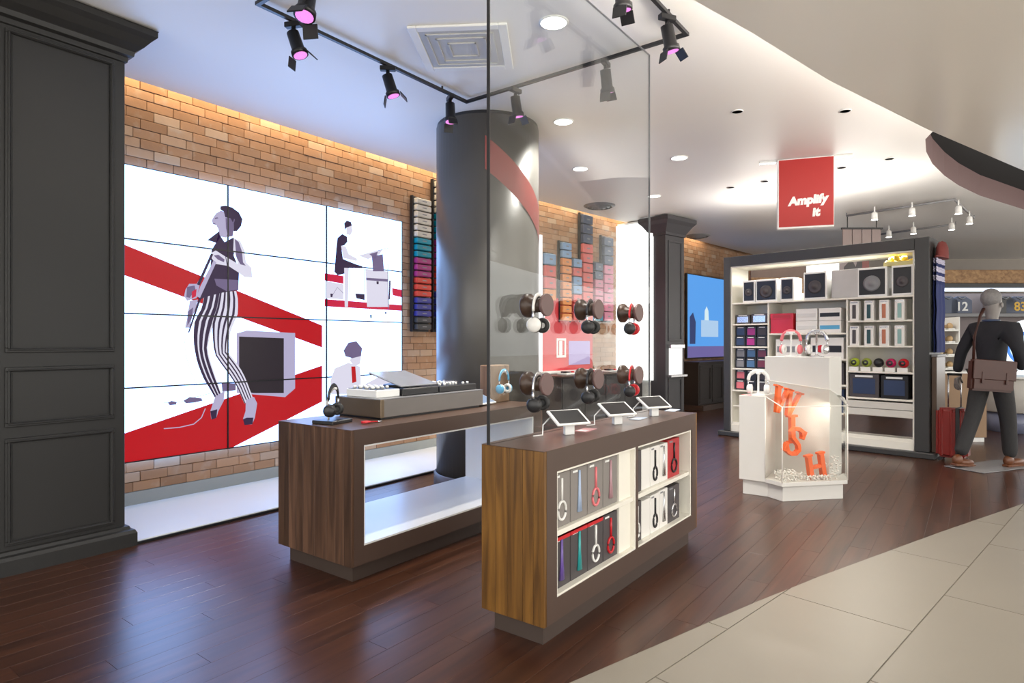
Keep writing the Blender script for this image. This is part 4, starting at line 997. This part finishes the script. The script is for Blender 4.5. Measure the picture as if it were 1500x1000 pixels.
headphones('white headphones on the stand of the low podium block', (q.x, q.y, .875+.215), UA+.3, M_hw, M_hw, M_hw, None, 1.1)
q = pA+s_*.05+r1*.05; cd_ = thing('price_card', 'small coral card lying on the low podium block', 'card', (q.x, q.y, .875), UA)
B(-.04, .04, -.02, .02, 0, .004).build('card', M_hpink, cd_); B(-.03, .0, -.012, .012, .004, .0045).build('white_patch', M_wht, cd_)

# ================================================================== RACKS ON THE BRICK WALL
PC = {'cream': (.62, .58, .50), 'teal': (.0, .24, .34), 'magenta': (.36, .03, .18), 'red': (.62, .05, .03), 'blue': (.04, .04, .26), 'dark': (.045, .045, .05), 'navy': (.05, .07, .13), 'coral': (.70, .14, .13), 'orange': (.75, .28, .08), 'sky': (.22, .36, .58), 'pink': (.62, .20, .30)}
PM = {k: mat('pack_'+k, v, .4, var=.08, scale=10) for k, v in PC.items()}
def rack(label, nm, p0, ang, w, ztop, zbot, colours, grp):
    t = thing('wall_rack', label, 'rack', (p0.x, p0.y, 0), ang)
    n = len(colours); h = (ztop-zbot)/n
    B(-.02, w+.02, -.03, -.012, zbot-.02, ztop+.02).build('back_rail', M_black, t, .003)
    B(-.03, -.015, -.055, -.012, zbot-.02, ztop+.02).build('side_fin', M_black, t)
    for i, c in enumerate(colours):
        q = Vector((p0.x, p0.y, ztop-(i+1)*h))
        o = thing('headphone_case', '%s case, %s from the top of the %s' % (c if c != 'dark' else 'dark grey', 'first' if i == 0 else ORD[i], nm), 'case', q, ang, grp)
        B(0, w, -.105, -.031, .006, h-.008).build('shell', PM[c], o, .010); B(w*.36, w*.64, -.107, -.104, h*.42, h*.56).build('emblem', M_grey, o)
off = .006
c1 = ['cream']*6+['teal']*3+['magenta']*3+['red']*3+['blue']*3+['dark']*2
c2 = ['cream']*5+['teal']*4+['magenta']*4+['red']*4+['blue']*4+['dark']*2
rack('shorter black rack of stacked cases on the brick next to the video wall', 'rack next to the video wall', Vector((5.25, WV-off, 0)), 0, .25, 3.09, 1.49, c1, 'cases on the shorter rack')
rack('taller black rack of stacked cases half hidden by the round column', 'rack half hidden by the column', Vector((5.60, WV-off, 0)), 0, .25, 3.36, 1.49, c2, 'cases on the taller rack')
rk = [(797, 812, 370, 440, ['sky', 'coral', 'coral', 'orange'], 'short rack next to the column edge'), (822, 835, 354, 470, ['sky']*2+['orange']*8, 'orange rack'), (838, 850, 378, 470, ['sky', 'coral', 'sky', 'sky', 'coral', 'coral', 'coral'], 'low mixed rack'), (852, 866, 313, 470, ['navy']*3+['coral']*8, 'tallest rack beside the lightbox'), (870, 881, 384, 470, ['navy']*2+['pink']*3+['teal']*2, 'low navy rack'), (883, 896, 346, 470, ['navy']*3+['pink']*6, 'rack nearest the lightbox')]
for pa, pb, ya, yb, cs, nm in rk:
    a = at_w2(pa, ya, off+.06); b = at_w2(pb, ya, off+.06); zt = a.z; zb = at_w2(pa, yb, off+.06).z
    p0 = Vector((a.x, wall_v(a.x)-off, 0)); rack('wall rack of coloured cases, the '+nm, nm, p0, W2A, (b-a).length, zt, zb, cs, 'cases on the '+nm)
# red display board and a glowing strip that paints a bright reflection
a = at_w2(795, 500, .05); b = at_w2(869, 500, .05)
rb_ = thing('display_board', 'red display board with bright reflection strip under the coloured racks', 'board', (a.x, wall_v(a.x)-.008, 0), W2A)
bw2 = (b-a).length
B(0, bw2, -.035, -.008, .87, 2.02).build('red_board', mat('board_red', (.60, .03, .04), .4, emit=.0), rb_, .004)
B(-.07, -.02, -.06, -.008, .87, 2.95).build('reflection_strip', emis('painted_reflection', (1, .93, .92), 1.1), rb_)
B(-.07, bw2, -.20, -.036, .87, .90).build('white_ledge', M_wht, rb_, .003)
MB().frame(bw2*.26, bw2*.44, 1.10, 1.40, .035, -.045, -.035).build('white_label_frame', M_wht, rb_)
B(bw2*.31, bw2*.37, -.042, -.036, 1.13, 1.36).build('label_bar', M_wht, rb_)
B(bw2*.50, bw2*.93, -.045, -.036, .98, 1.36).build('screen', emis('board_screen', (.55, .42, .75), .8), rb_)
# low dark counter along the wall
a = at_w2(800, 560, .7)
lc = thing('wall_counter', 'low dark cabinet counter along the brick under the racks', 'counter', (7.45, wall_v(7.45)-.02, 0), W2A)
Lc = 2.12
B(0, Lc, -.62, -.02, .08, .84).build('body', mat('dark_cabinet', (.035, .030, .030), .35, var=.1), lc, .004); B(-.01, Lc+.01, -.64, -.01, .84, .862).build('worktop', M_taupe, lc, .003); B(.03, Lc-.03, -.58, -.04, 0, .08).build('plinth', M_black, lc)
for i in range(4): B(.02+i*.525, .02+i*.525+.505, -.635, -.62, .11, .82).build('door', MATS['dark_cabinet'], lc, .004)
for i, (x, lb) in enumerate(((.35, 'white product tray on the dark counter near the column'), (.85, 'white product tray at the middle of the dark counter'), (1.45, 'white product tray on the dark counter near the lightbox'))):
    q = Vector((7.45, wall_v(7.45)-.02, .863))+Vector((math.cos(W2A), math.sin(W2A), 0))*x+Vector((0, -.42, 0))
    t = thing('product_tray', lb, 'tray', q, W2A, 'trays on the dark counter'); B(-.14, .14, -.09, .09, 0, .025).build('tray', M_wht, t, .004)
    for k_ in range(3): B(-.11+k_*.08, -.06+k_*.08, -.05, .05, .025, .05).build('sample', [M_black, M_grey, M_red][k_], t, .006)

# ================================================================== SCREEN AND CABINETS PAST THE PIER
a = at_w2(1006, 460, .06); 
sc2 = thing('wall_screen', 'large blue wall screen on the brick past the slate pier', 'screen', (a.x, wall_v(a.x)-.012, 0), W2A)
B(0, 2.0, -.06, 0, 1.00, 2.74).build('housing', M_black, sc2, .004)
B(.02, 1.98, -.062, -.06, 1.02, 2.72).build('display', emis('screen_blue', (.08, .30, .72), 1.0), sc2)
B(.02, 1.98, -.0632, -.062, 1.02, 1.25).build('shown_floor', emis('screen_indigo', (.16, .13, .36), .8), sc2)
B(.60, 1.4, -.0632, -.062, 1.45, 1.80).build('shown_counter', emis('screen_pale_blue', (.40, .58, .80), .9), sc2)
m_ = MB(); m_.add([(.10, -.064, 1.3), (.34, -.064, 1.3), (.36, -.064, 1.75), (.24, -.064, 1.95), (.10, -.064, 1.85)], [(0, 1, 2, 3, 4)]); m_.build('shown_figure', emis('screen_navy', (.03, .05, .16), .8), sc2)
m_ = MB(); m_.add([(.75, -.064, 1.8), (.95, -.064, 1.8), (.93, -.064, 2.0), (.85, -.064, 2.1), (.76, -.064, 2.0)], [(0, 1, 2, 3, 4)]); m_.build('shown_vase', emis('screen_ice', (.65, .80, .85), .9), sc2)
cbn = thing('low_cabinet', 'dark brown low cabinets under the blue wall screen', 'cabinet', (a.x-.3, wall_v(a.x-.3)-.02, 0), W2A)
B(0, 3.2, -.45, -.01, .10, .92).build('body', mat('umber_cabinet', (.030, .022, .020), .4, var=.1), cbn, .004); B(-.02, 3.22, -.48, 0, .92, .95).build('top', MATS['umber_cabinet'], cbn, .003); B(0, 3.2, -.55, -.01, 0, .10).build('plinth', M_taupe, cbn)
for i in range(6): MB().frame(.04+i*.53, .04+i*.53+.50, .14, .88, .06, -.465, -.45).build('door', MATS['umber_cabinet'], cbn, .003)

# ================================================================== BACKGROUND AT THE RIGHT
def facing(px, t): p = at_t(px, 500, t); return Vector((p.x, p.y, 0))
FA = math.atan2(-.8, .6)                                 # angle of a line parallel to the picture
wbm = thing('wooden_fascia', 'long honey wood fascia beam over the far display', 'beam', facing(1370, 13.0), FA)
B(-.5, 4.5, 0, .5, 2.58, 2.86).build('beam', M_beam, wbm, .01); B(-.5, 4.5, .04, .46, 2.48, 2.58).build('dark_rail', M_black, wbm)  # beam with a dark strip below it
B(-.5, 4.5, .06, .44, 2.44, 2.48).build('strip_light', emis('fascia_strip', (.75, .85, 1), 1.6), wbm)
fs_ = thing('far_shelving', 'grey far shelving with jerseys under the wooden fascia', 'shelving', facing(1370, 13.3), FA)
B(-.5, 4.5, .2, .6, 0, 2.4).build('back', mat('mauve_grey_wall', (.24, .20, .20), .6), fs_); B(-.5, 4.5, -.15, .2, 1.88, 1.95).build('shelf', M_grey, fs_)
for px, w, m_, txt, tc_, lb in ((1387, .42, M_hnavy, '', None, 'navy folded jersey on the far shelf'), (1407, .45, M_hnavy, '12', M_wht, 'navy jersey numbered 12 on the far shelf'), (1470, .55, M_black, '', None, 'plain black jersey on the far shelf'), (1492, .60, M_hnavy, '83', mat('gold_number', (.75, .45, .05), .5), 'navy jersey with gold number on the far shelf')):
    q = facing(px, 13.2); t = thing('jersey', lb, 'jersey', (q.x, q.y, 1.95), FA, 'jerseys on the far shelf')
    MB().prism([(-w/2, 0), (w/2, 0), (w/2, .28), (w*.2, .36), (-w*.2, .36), (-w/2, .28)], -.04, .04, M=RX(math.pi/2)).build('cloth', m_, t, .01)
    MB().tube([(-.07, -.045, .34), (0, -.05, .30), (.07, -.045, .34)], .012, 6).build('collar', M_grey, t)
    if txt:
        o = bpy.data.objects.new('number', text_mesh(txt, .26, tc_, TR(0, -.043, .06) @ RX(math.pi/2), .003, .006)); C.objects.link(o); o.parent = t
# kraft plinth with white shoe rack, behind the mannequin
q = facing(1378, 8.3)
kp = thing('kraft_plinth', 'kraft brown display plinth behind the mannequin', 'plinth', q, FA)
B(0, .62, 0, .5, .06, .92).build('body', mat('kraft_board', (.30, .19, .11), .6, var=.06), kp, .004); B(.02, .60, .02, .48, 0, .06).build('base', M_wht, kp); B(-.01, .63, -.01, .51, .92, .945).build('top', M_wht, kp, .003)
sr = thing('shoe_rack', 'white tiered shoe rack standing on the kraft plinth', 'rack', (q+Vector((.6, -.8, 0))*.03)+Vector((.8, .6, 0))*.1+Vector((0, 0, .945)), FA)
for k_ in range(4): B(0, .30, 0, .28, .02+k_*.175, .04+k_*.175).build('tier', M_wht, sr, .003)
for x in (0, .288): B(x, x+.012, 0, .28, 0, .74).build('side', M_wht, sr)
for k_ in range(4):
    for j_ in range(2):
        p = Vector(sr.location)+Vector((.6, -.8, 0))*(.085+j_*.13)+Vector((.8, .6, 0))*.13+Vector((0, 0, .041+k_*.175))
        t = thing('trainer', ['cream', 'tan'][j_]+' trainer on the %s tier of the white shoe rack' % ['lowest', 'second lowest', 'second highest', 'highest'][k_], 'shoe', p, FA, 'trainers on the shoe rack')
        MB().prism([(-.045, -.10), (.045, -.10), (.05, .03), (.03, .11), (-.03, .11), (-.05, .03)], 0, .02).build('sole', M_wht, t, .004)
        MB().ball((0, .03, .035), .045, 12, 8, (.95, 1.5, .8)).ball((0, -.05, .05), .042, 12, 8, (.9, 1.2, 1.1)).build('upper', mat('cream_leather', (.62, .52, .36), .5) if j_ == 0 else mat('pale_tan_leather', (.50, .34, .18), .5), t)
# glowing blue ring display and pale counter at the far right
q = facing(1470, 10.6)
rg = thing('ring_display', 'glowing white and blue oval ring display behind the mannequin', 'display', q, FA)
ov = lambda rx, rz, z: [(.55+rx*math.cos(a), 0, z+rz*math.sin(a)) for a in [i*math.pi/24 for i in range(48)]]
MB().tube(ov(.62, .42, 1.22), .10, 10, closed=True, flat=1, up=(0, 1, 0)).build('outer_ring', emis('ring_white', (.90, .97, 1), 1.3), rg)
MB().tube(ov(.50, .31, 1.22), .05, 10, closed=True, flat=1, up=(0, 1, 0)).build('inner_ring', emis('ring_blue', (.05, .22, .70), 1.2), rg)
MB().lathe([(.45, 0), (.45, .01)], 40, M=TR(.55, .05, 1.22) @ RX(math.pi/2) @ Matrix.Diagonal((1, .66, 1, 1))).build('core', emis('ring_core', (.70, .90, 1), 1.2), rg)
B(.40, .70, -.02, .12, .0, .82).build('stand', M_wht, rg, .01)
q = facing(1478, 8.9)
pc_ = thing('pale_counter', 'pale grey rounded counter by the ring display', 'counter', q, FA)
MB().lathe([(.40, .30), (.42, .32), (.42, .78), (.40, .80)], 32, M=TR(.42, .42, 0)).build('drum', mat('pale_grey_drum', (.50, .48, .45), .4), pc_); MB().lathe([(.44, .80), (.44, .83)], 32, M=TR(.42, .42, 0)).build('top', M_wht, pc_)
MB().lathe([(.34, 0), (.34, .30)], 32, M=TR(.42, .42, 0)).build('base', mat('blue_grey_drum', (.20, .22, .32), .3), pc_)
# ---- far ceiling tracks with small spots
def far_track(label, pts, spots, nm):
    P = [at_z(px, py, ZT) for px, py in pts]
    t = thing('ceiling_track', label, 'light track', (P[0].x, P[0].y, ZT))
    for a, b in zip(P, P[1:]): MB().tube([a-P[0], b-P[0]], .018, 6).build('rail', M_grey, t)
    for i in (0, len(P)-1): MB().lathe([(.008, 0), (.008, ZC-ZT)], 8, M=TR(*(P[i]-P[0]))).build('hanger', M_grey, t)
    for i, (px, py) in enumerate(spots):
        p = at_z(px, py, ZT-.14)
        s = thing('ceiling_spot', 'small white spot lamp, %s along the %s' % (n1[i], nm), 'spotlight', p, 0, 'spots on the '+nm)
        MB().lathe([(.010, .05), (.010, .15)], 8).build('stem', M_wht, s); MB().lathe([(.02, .07), (.04, .05), (.045, -.05)], 14).build('lamp_head', M_wht, s); MB().lathe([(.044, -.052), (.0001, -.056)], 14).build('lens', emis('spot_lens', (1, .97, .92), 9), s)
far_track('pale ceiling track bent at its end above the shelf unit', [(1240, 316), (1398, 292), (1427, 319)], [(1281, 317), (1336, 311), (1404, 308), (1420, 323)], 'bent track')
far_track('second pale ceiling track behind the shelf unit', [(1290, 343), (1400, 328)], [(1302, 343), (1338, 338), (1394, 332)], 'second track')
hp2 = thing('slat_screen', 'brown hanging slat screen behind the shelf unit top', 'screen', at_t(1233, 500, 10.2).xy.to_3d(), FA)
for i in range(4): B(.02+i*.16, .02+i*.16+.145, 0, .02, 2.85, 3.2).build('slat', mat('mauve_slat', (.26, .20, .19), .5), hp2)
B(0, .68, -.005, .025, 3.2, 3.23).build('top_rail', M_black, hp2)
for x in (.1, .58): B(x-.006, x+.006, .005, .017, 3.23, ZC).build('hanger', M_black, hp2)
# picture panels seen through the open top of the shelf unit
q = facing(1100, 11.6); pp = thing('wood_panel', 'brown wooden wall panel seen through the unit top', 'panel', q, FA)
B(0, 1.02, 0, .06, .0, 2.86).build('panel', M_beam, pp, .004); B(0, 1.02, -.004, 0, 2.55, 2.86).build('upper_board', mat('grey_brown_board', (.22, .15, .12), .5), pp)
q = facing(1181, 11.6); pp = thing('glowing_lightbox', 'glowing white panel seen through the unit top', 'lightbox', q, FA)
B(0, .62, 0, .06, 0, 2.95).build('housing', M_wht, pp); B(.01, .61, -.01, 0, 1.2, 2.93).build('diffuser', M_lbox, pp)
q = facing(1230, 11.6); pp = thing('poster_panel', 'dark figure poster beside the glowing white panel', 'poster', q, FA)
B(0, .55, 0, .05, 0, 3.0).build('board', mat('poster_grey', (.36, .30, .30), .5), pp)
MB().add([(.05, -.004, 2.4), (.5, -.004, 2.4), (.5, -.004, 2.95), (.36, -.004, 2.98), (.30, -.004, 2.75), (.22, -.004, 2.9), (.08, -.004, 2.75)], [tuple(range(7))]).build('figure_print', M_pkdark, pp)
B(.42, .55, -.006, -.004, 2.3, 3.0).build('red_stripe', M_dred, pp)

# ================================================================== MANNEQUIN, BAG, SUITCASE
mq_p = at_z(1452, 683.5, .0); MA = math.atan2(-.517, .856)
mq = thing('mannequin', 'walking mannequin in dark jacket, grey trousers and brown shoes', 'mannequin', (mq_p.x, mq_p.y, .02), MA)
def skin(name, joints, edges, radii, m, parent, sub=2):
    me = bpy.data.meshes.new(name); me.from_pydata(joints, edges, []); me.materials.append(m)
    o = bpy.data.objects.new(name, me); C.objects.link(o); o.parent = parent
    md = o.modifiers.new('skin', 'SKIN'); md.use_smooth_shade = True
    for i, r in enumerate(radii):
        sv = me.skin_vertices[0].data[i]; sv.radius = r if isinstance(r, tuple) else (r, r); sv.use_root = (i == 0)
    sb = o.modifiers.new('sub', 'SUBSURF'); sb.levels = sub; sb.render_levels = sub
    return o
M_jacket = mat('ink_wool', (.012, .012, .017), .85, var=.2, scale=60, bump=.2)
M_trou = mat('charcoal_wool', (.026, .025, .026), .85, var=.2, scale=60, bump=.2)
M_mann = mat('grey_mannequin', (.22, .20, .19), .45, var=.1, scale=12)
M_shoe = mat('tan_leather', (.13, .042, .014), .4, var=.15)
# local axes: x forward, y left, z up
tj = [(0, 0, .98), (.0, .095, .93), (-.13, .10, .53), (-.36, .10, .11), (0, -.095, .93), (.13, -.09, .50), (.17, -.09, .07)]
skin('trousers', tj, [(0, 1), (1, 2), (2, 3), (0, 4), (4, 5), (5, 6)], [(.14, .13), (.105, .11), (.085, .08), (.078, .068), (.105, .11), (.085, .08), (.078, .068)], M_trou, mq)
jj_ = [(0, 0, .93), (.0, 0, 1.10), (.02, 0, 1.30), (.0, 0, 1.46), (0, .0, 1.55), (.0, .17, 1.47), (-.06, .27, 1.22), (-.10, .29, .98), (.0, -.17, 1.47), (-.10, -.32, 1.24), (.08, -.25, 1.04)]
skin('jacket', jj_, [(0, 1), (1, 2), (2, 3), (3, 4), (3, 5), (5, 6), (6, 7), (3, 8), (8, 9), (9, 10)], [(.17, .13), (.16, .12), (.19, .13), (.15, .11), (.07, .07), (.085, .08), (.064, .06), (.05, .048), (.085, .08), (.066, .062), (.055, .05)], M_jacket, mq)
hd = [(.0, 0, 1.50), (.015, 0, 1.60), (.02, 0, 1.69), (.03, 0, 1.78), (.02, 0, 1.86)]
h_ = skin('head', hd, [(0, 1), (1, 2), (2, 3), (3, 4)], [.058, .058, (.082, .095), (.085, .105), (.055, .065)], M_mann, mq)
hair = MB(); hair.ball((-.005, 0, 1.80), .10, 18, 12, (1.08, .90, 1.02)); hair.build('moulded_hair', mat('grey_hair', (.20, .19, .19), .6, var=.3, scale=40, bump=.6), h_)
m_ = MB(); m_.ball((.125, 0, 1.715), .018, 10, 8, (1.0, .8, 1.4))
for sy in (-1, 1): m_.ball((.03, sy*.088, 1.72), .024, 10, 8, (.8, .4, 1.3)); m_.ball((.105, sy*.035, 1.745), .012, 8, 6, (.6, 1.2, .7))
m_.ball((.108, 0, 1.665), .018, 10, 8, (.5, 1.3, .4)); m_.build('face_features', M_mann, h_)
MB().tube([(.07*math.cos(a), .07*math.sin(a), 1.555) for a in [i*math.pi/8 for i in range(16)]], .014, 6, closed=True).build('shirt_collar', M_hnavy, mq)
def hand(x, y, z, dx, sgn):
    j = [(x, y, z), (x+dx*.05, y, z-.07)]; e = [(0, 1)]; r = [.026, (.034, .020)]
    for k_, (oy, ln) in enumerate(((-.026, .055), (-.009, .065), (.009, .062), (.026, .050))):
        b_ = len(j); j += [(x+dx*.07, y+oy, z-.10), (x+dx*.09+.012, y+oy, z-.10-ln*.6), (x+dx*.09+.03, y+oy, z-.10-ln)]; e += [(1, b_), (b_, b_+1), (b_+1, b_+2)]; r += [.0095, .009, .0075]
    b_ = len(j); j += [(x+.035, y+sgn*.025, z-.05), (x+.055, y+sgn*.03, z-.085)]; e += [(0, b_), (b_, b_+1)]; r += [.011, .009]
    return skin('hand', j, e, r, M_mann, mq, 2)
hand(-.105, .29, .95, .0, -1)
for (fx, fy, fz, tilt) in ((-.35, .10, .012, .10), (.19, -.09, .0, 0)):
    R = TR(fx-.03, fy, fz-.010) @ RY(tilt) @ Matrix.Scale(1.12, 4)
    sole = [(-.07, -.03), (-.04, -.04), (.06, -.038), (.14, -.048), (.21, -.03), (.225, 0), (.21, .03), (.14, .045), (.06, .036), (-.04, .038), (-.07, .028)]
    so = MB().prism(sole, 0, .022, M=R).build('shoe', M_shoe, mq, .004)
    MB().ball((-.02, 0, .055), .055, 14, 10, (1.0, .72, 1.0), M=R).ball((.10, 0, .035), .06, 14, 10, (1.9, .70, .62), M=R).build('upper', M_shoe, so)
B(-.46, .46, -.20, .20, -.018, -.010).build('base_plate', M_grey, mq, .003)
# bag and its strap
bag = thing('shoulder_bag', 'brown leather satchel hanging at the hip of the mannequin', 'bag', (0, 0, 0), 0)
MW = TR(mq_p.x, mq_p.y, .02) @ RZ(MA)
bc_ = at_t(1450, 549, 6.40); bag.location = (bc_.x, bc_.y, bc_.z-.17); bag.rotation_euler = (0, math.radians(4), FA+.05)
M_leath = mat('chestnut_leather', (.048, .012, .007), .45, var=.12, scale=20)
B(-.23, .23, -.045, .045, 0, .32).build('body', M_leath, bag, .02, 2)
B(-.232, .232, -.055, -.043, .12, .325).build('flap', M_leath, bag, .006)
for x in (-.13, .13): B(x-.012, x+.012, -.060, -.050, .08, .20).build('buckle_strap', M_leath, bag, .002)
strap_pts = [(-.20, .0, .32), (-.19, .02, .55), (-.13, .03, .78), (-.06, .08, .86)]
MB().tube(strap_pts, .011, 6, flat=1.6).build('shoulder_strap', M_leath, bag)
# suitcase
su_p = at_z(1396, 674.5, 0)
sui = thing('suitcase', 'red hard shell suitcase with black straps behind the mannequin', 'suitcase', (su_p.x, su_p.y, 0), -1.73)
M_sred = mat('red_shell', (.20, .012, .009), .3, var=.08)
B(-.15, .15, -.10, .10, .04, .60).build('shell', M_sred, sui, .035, 3)
for x in (-.09, 0, .09): B(x-.012, x+.012, -.106, .106, .06, .585).build('rib', M_sred, sui, .006)
B(.04, .08, -.11, .11, .035, .608).build('strap', M_black, sui, .004)
for x in (-.06, .06): MB().tube([(x, .08, .58), (x, .08, .97)], .008, 8).build('handle_tube', M_silver, sui)
MB().tube([(-.07, .08, .975), (.07, .08, .975)], .014, 8).build('handle_grip', M_black, sui)
for x in (-.11, .11):
    for y in (-.07, .07): MB().lathe([(.022, -.012), (.022, .012)], 14, M=TR(x, y, .022) @ RX(math.pi/2)).build('wheel', M_black, sui)
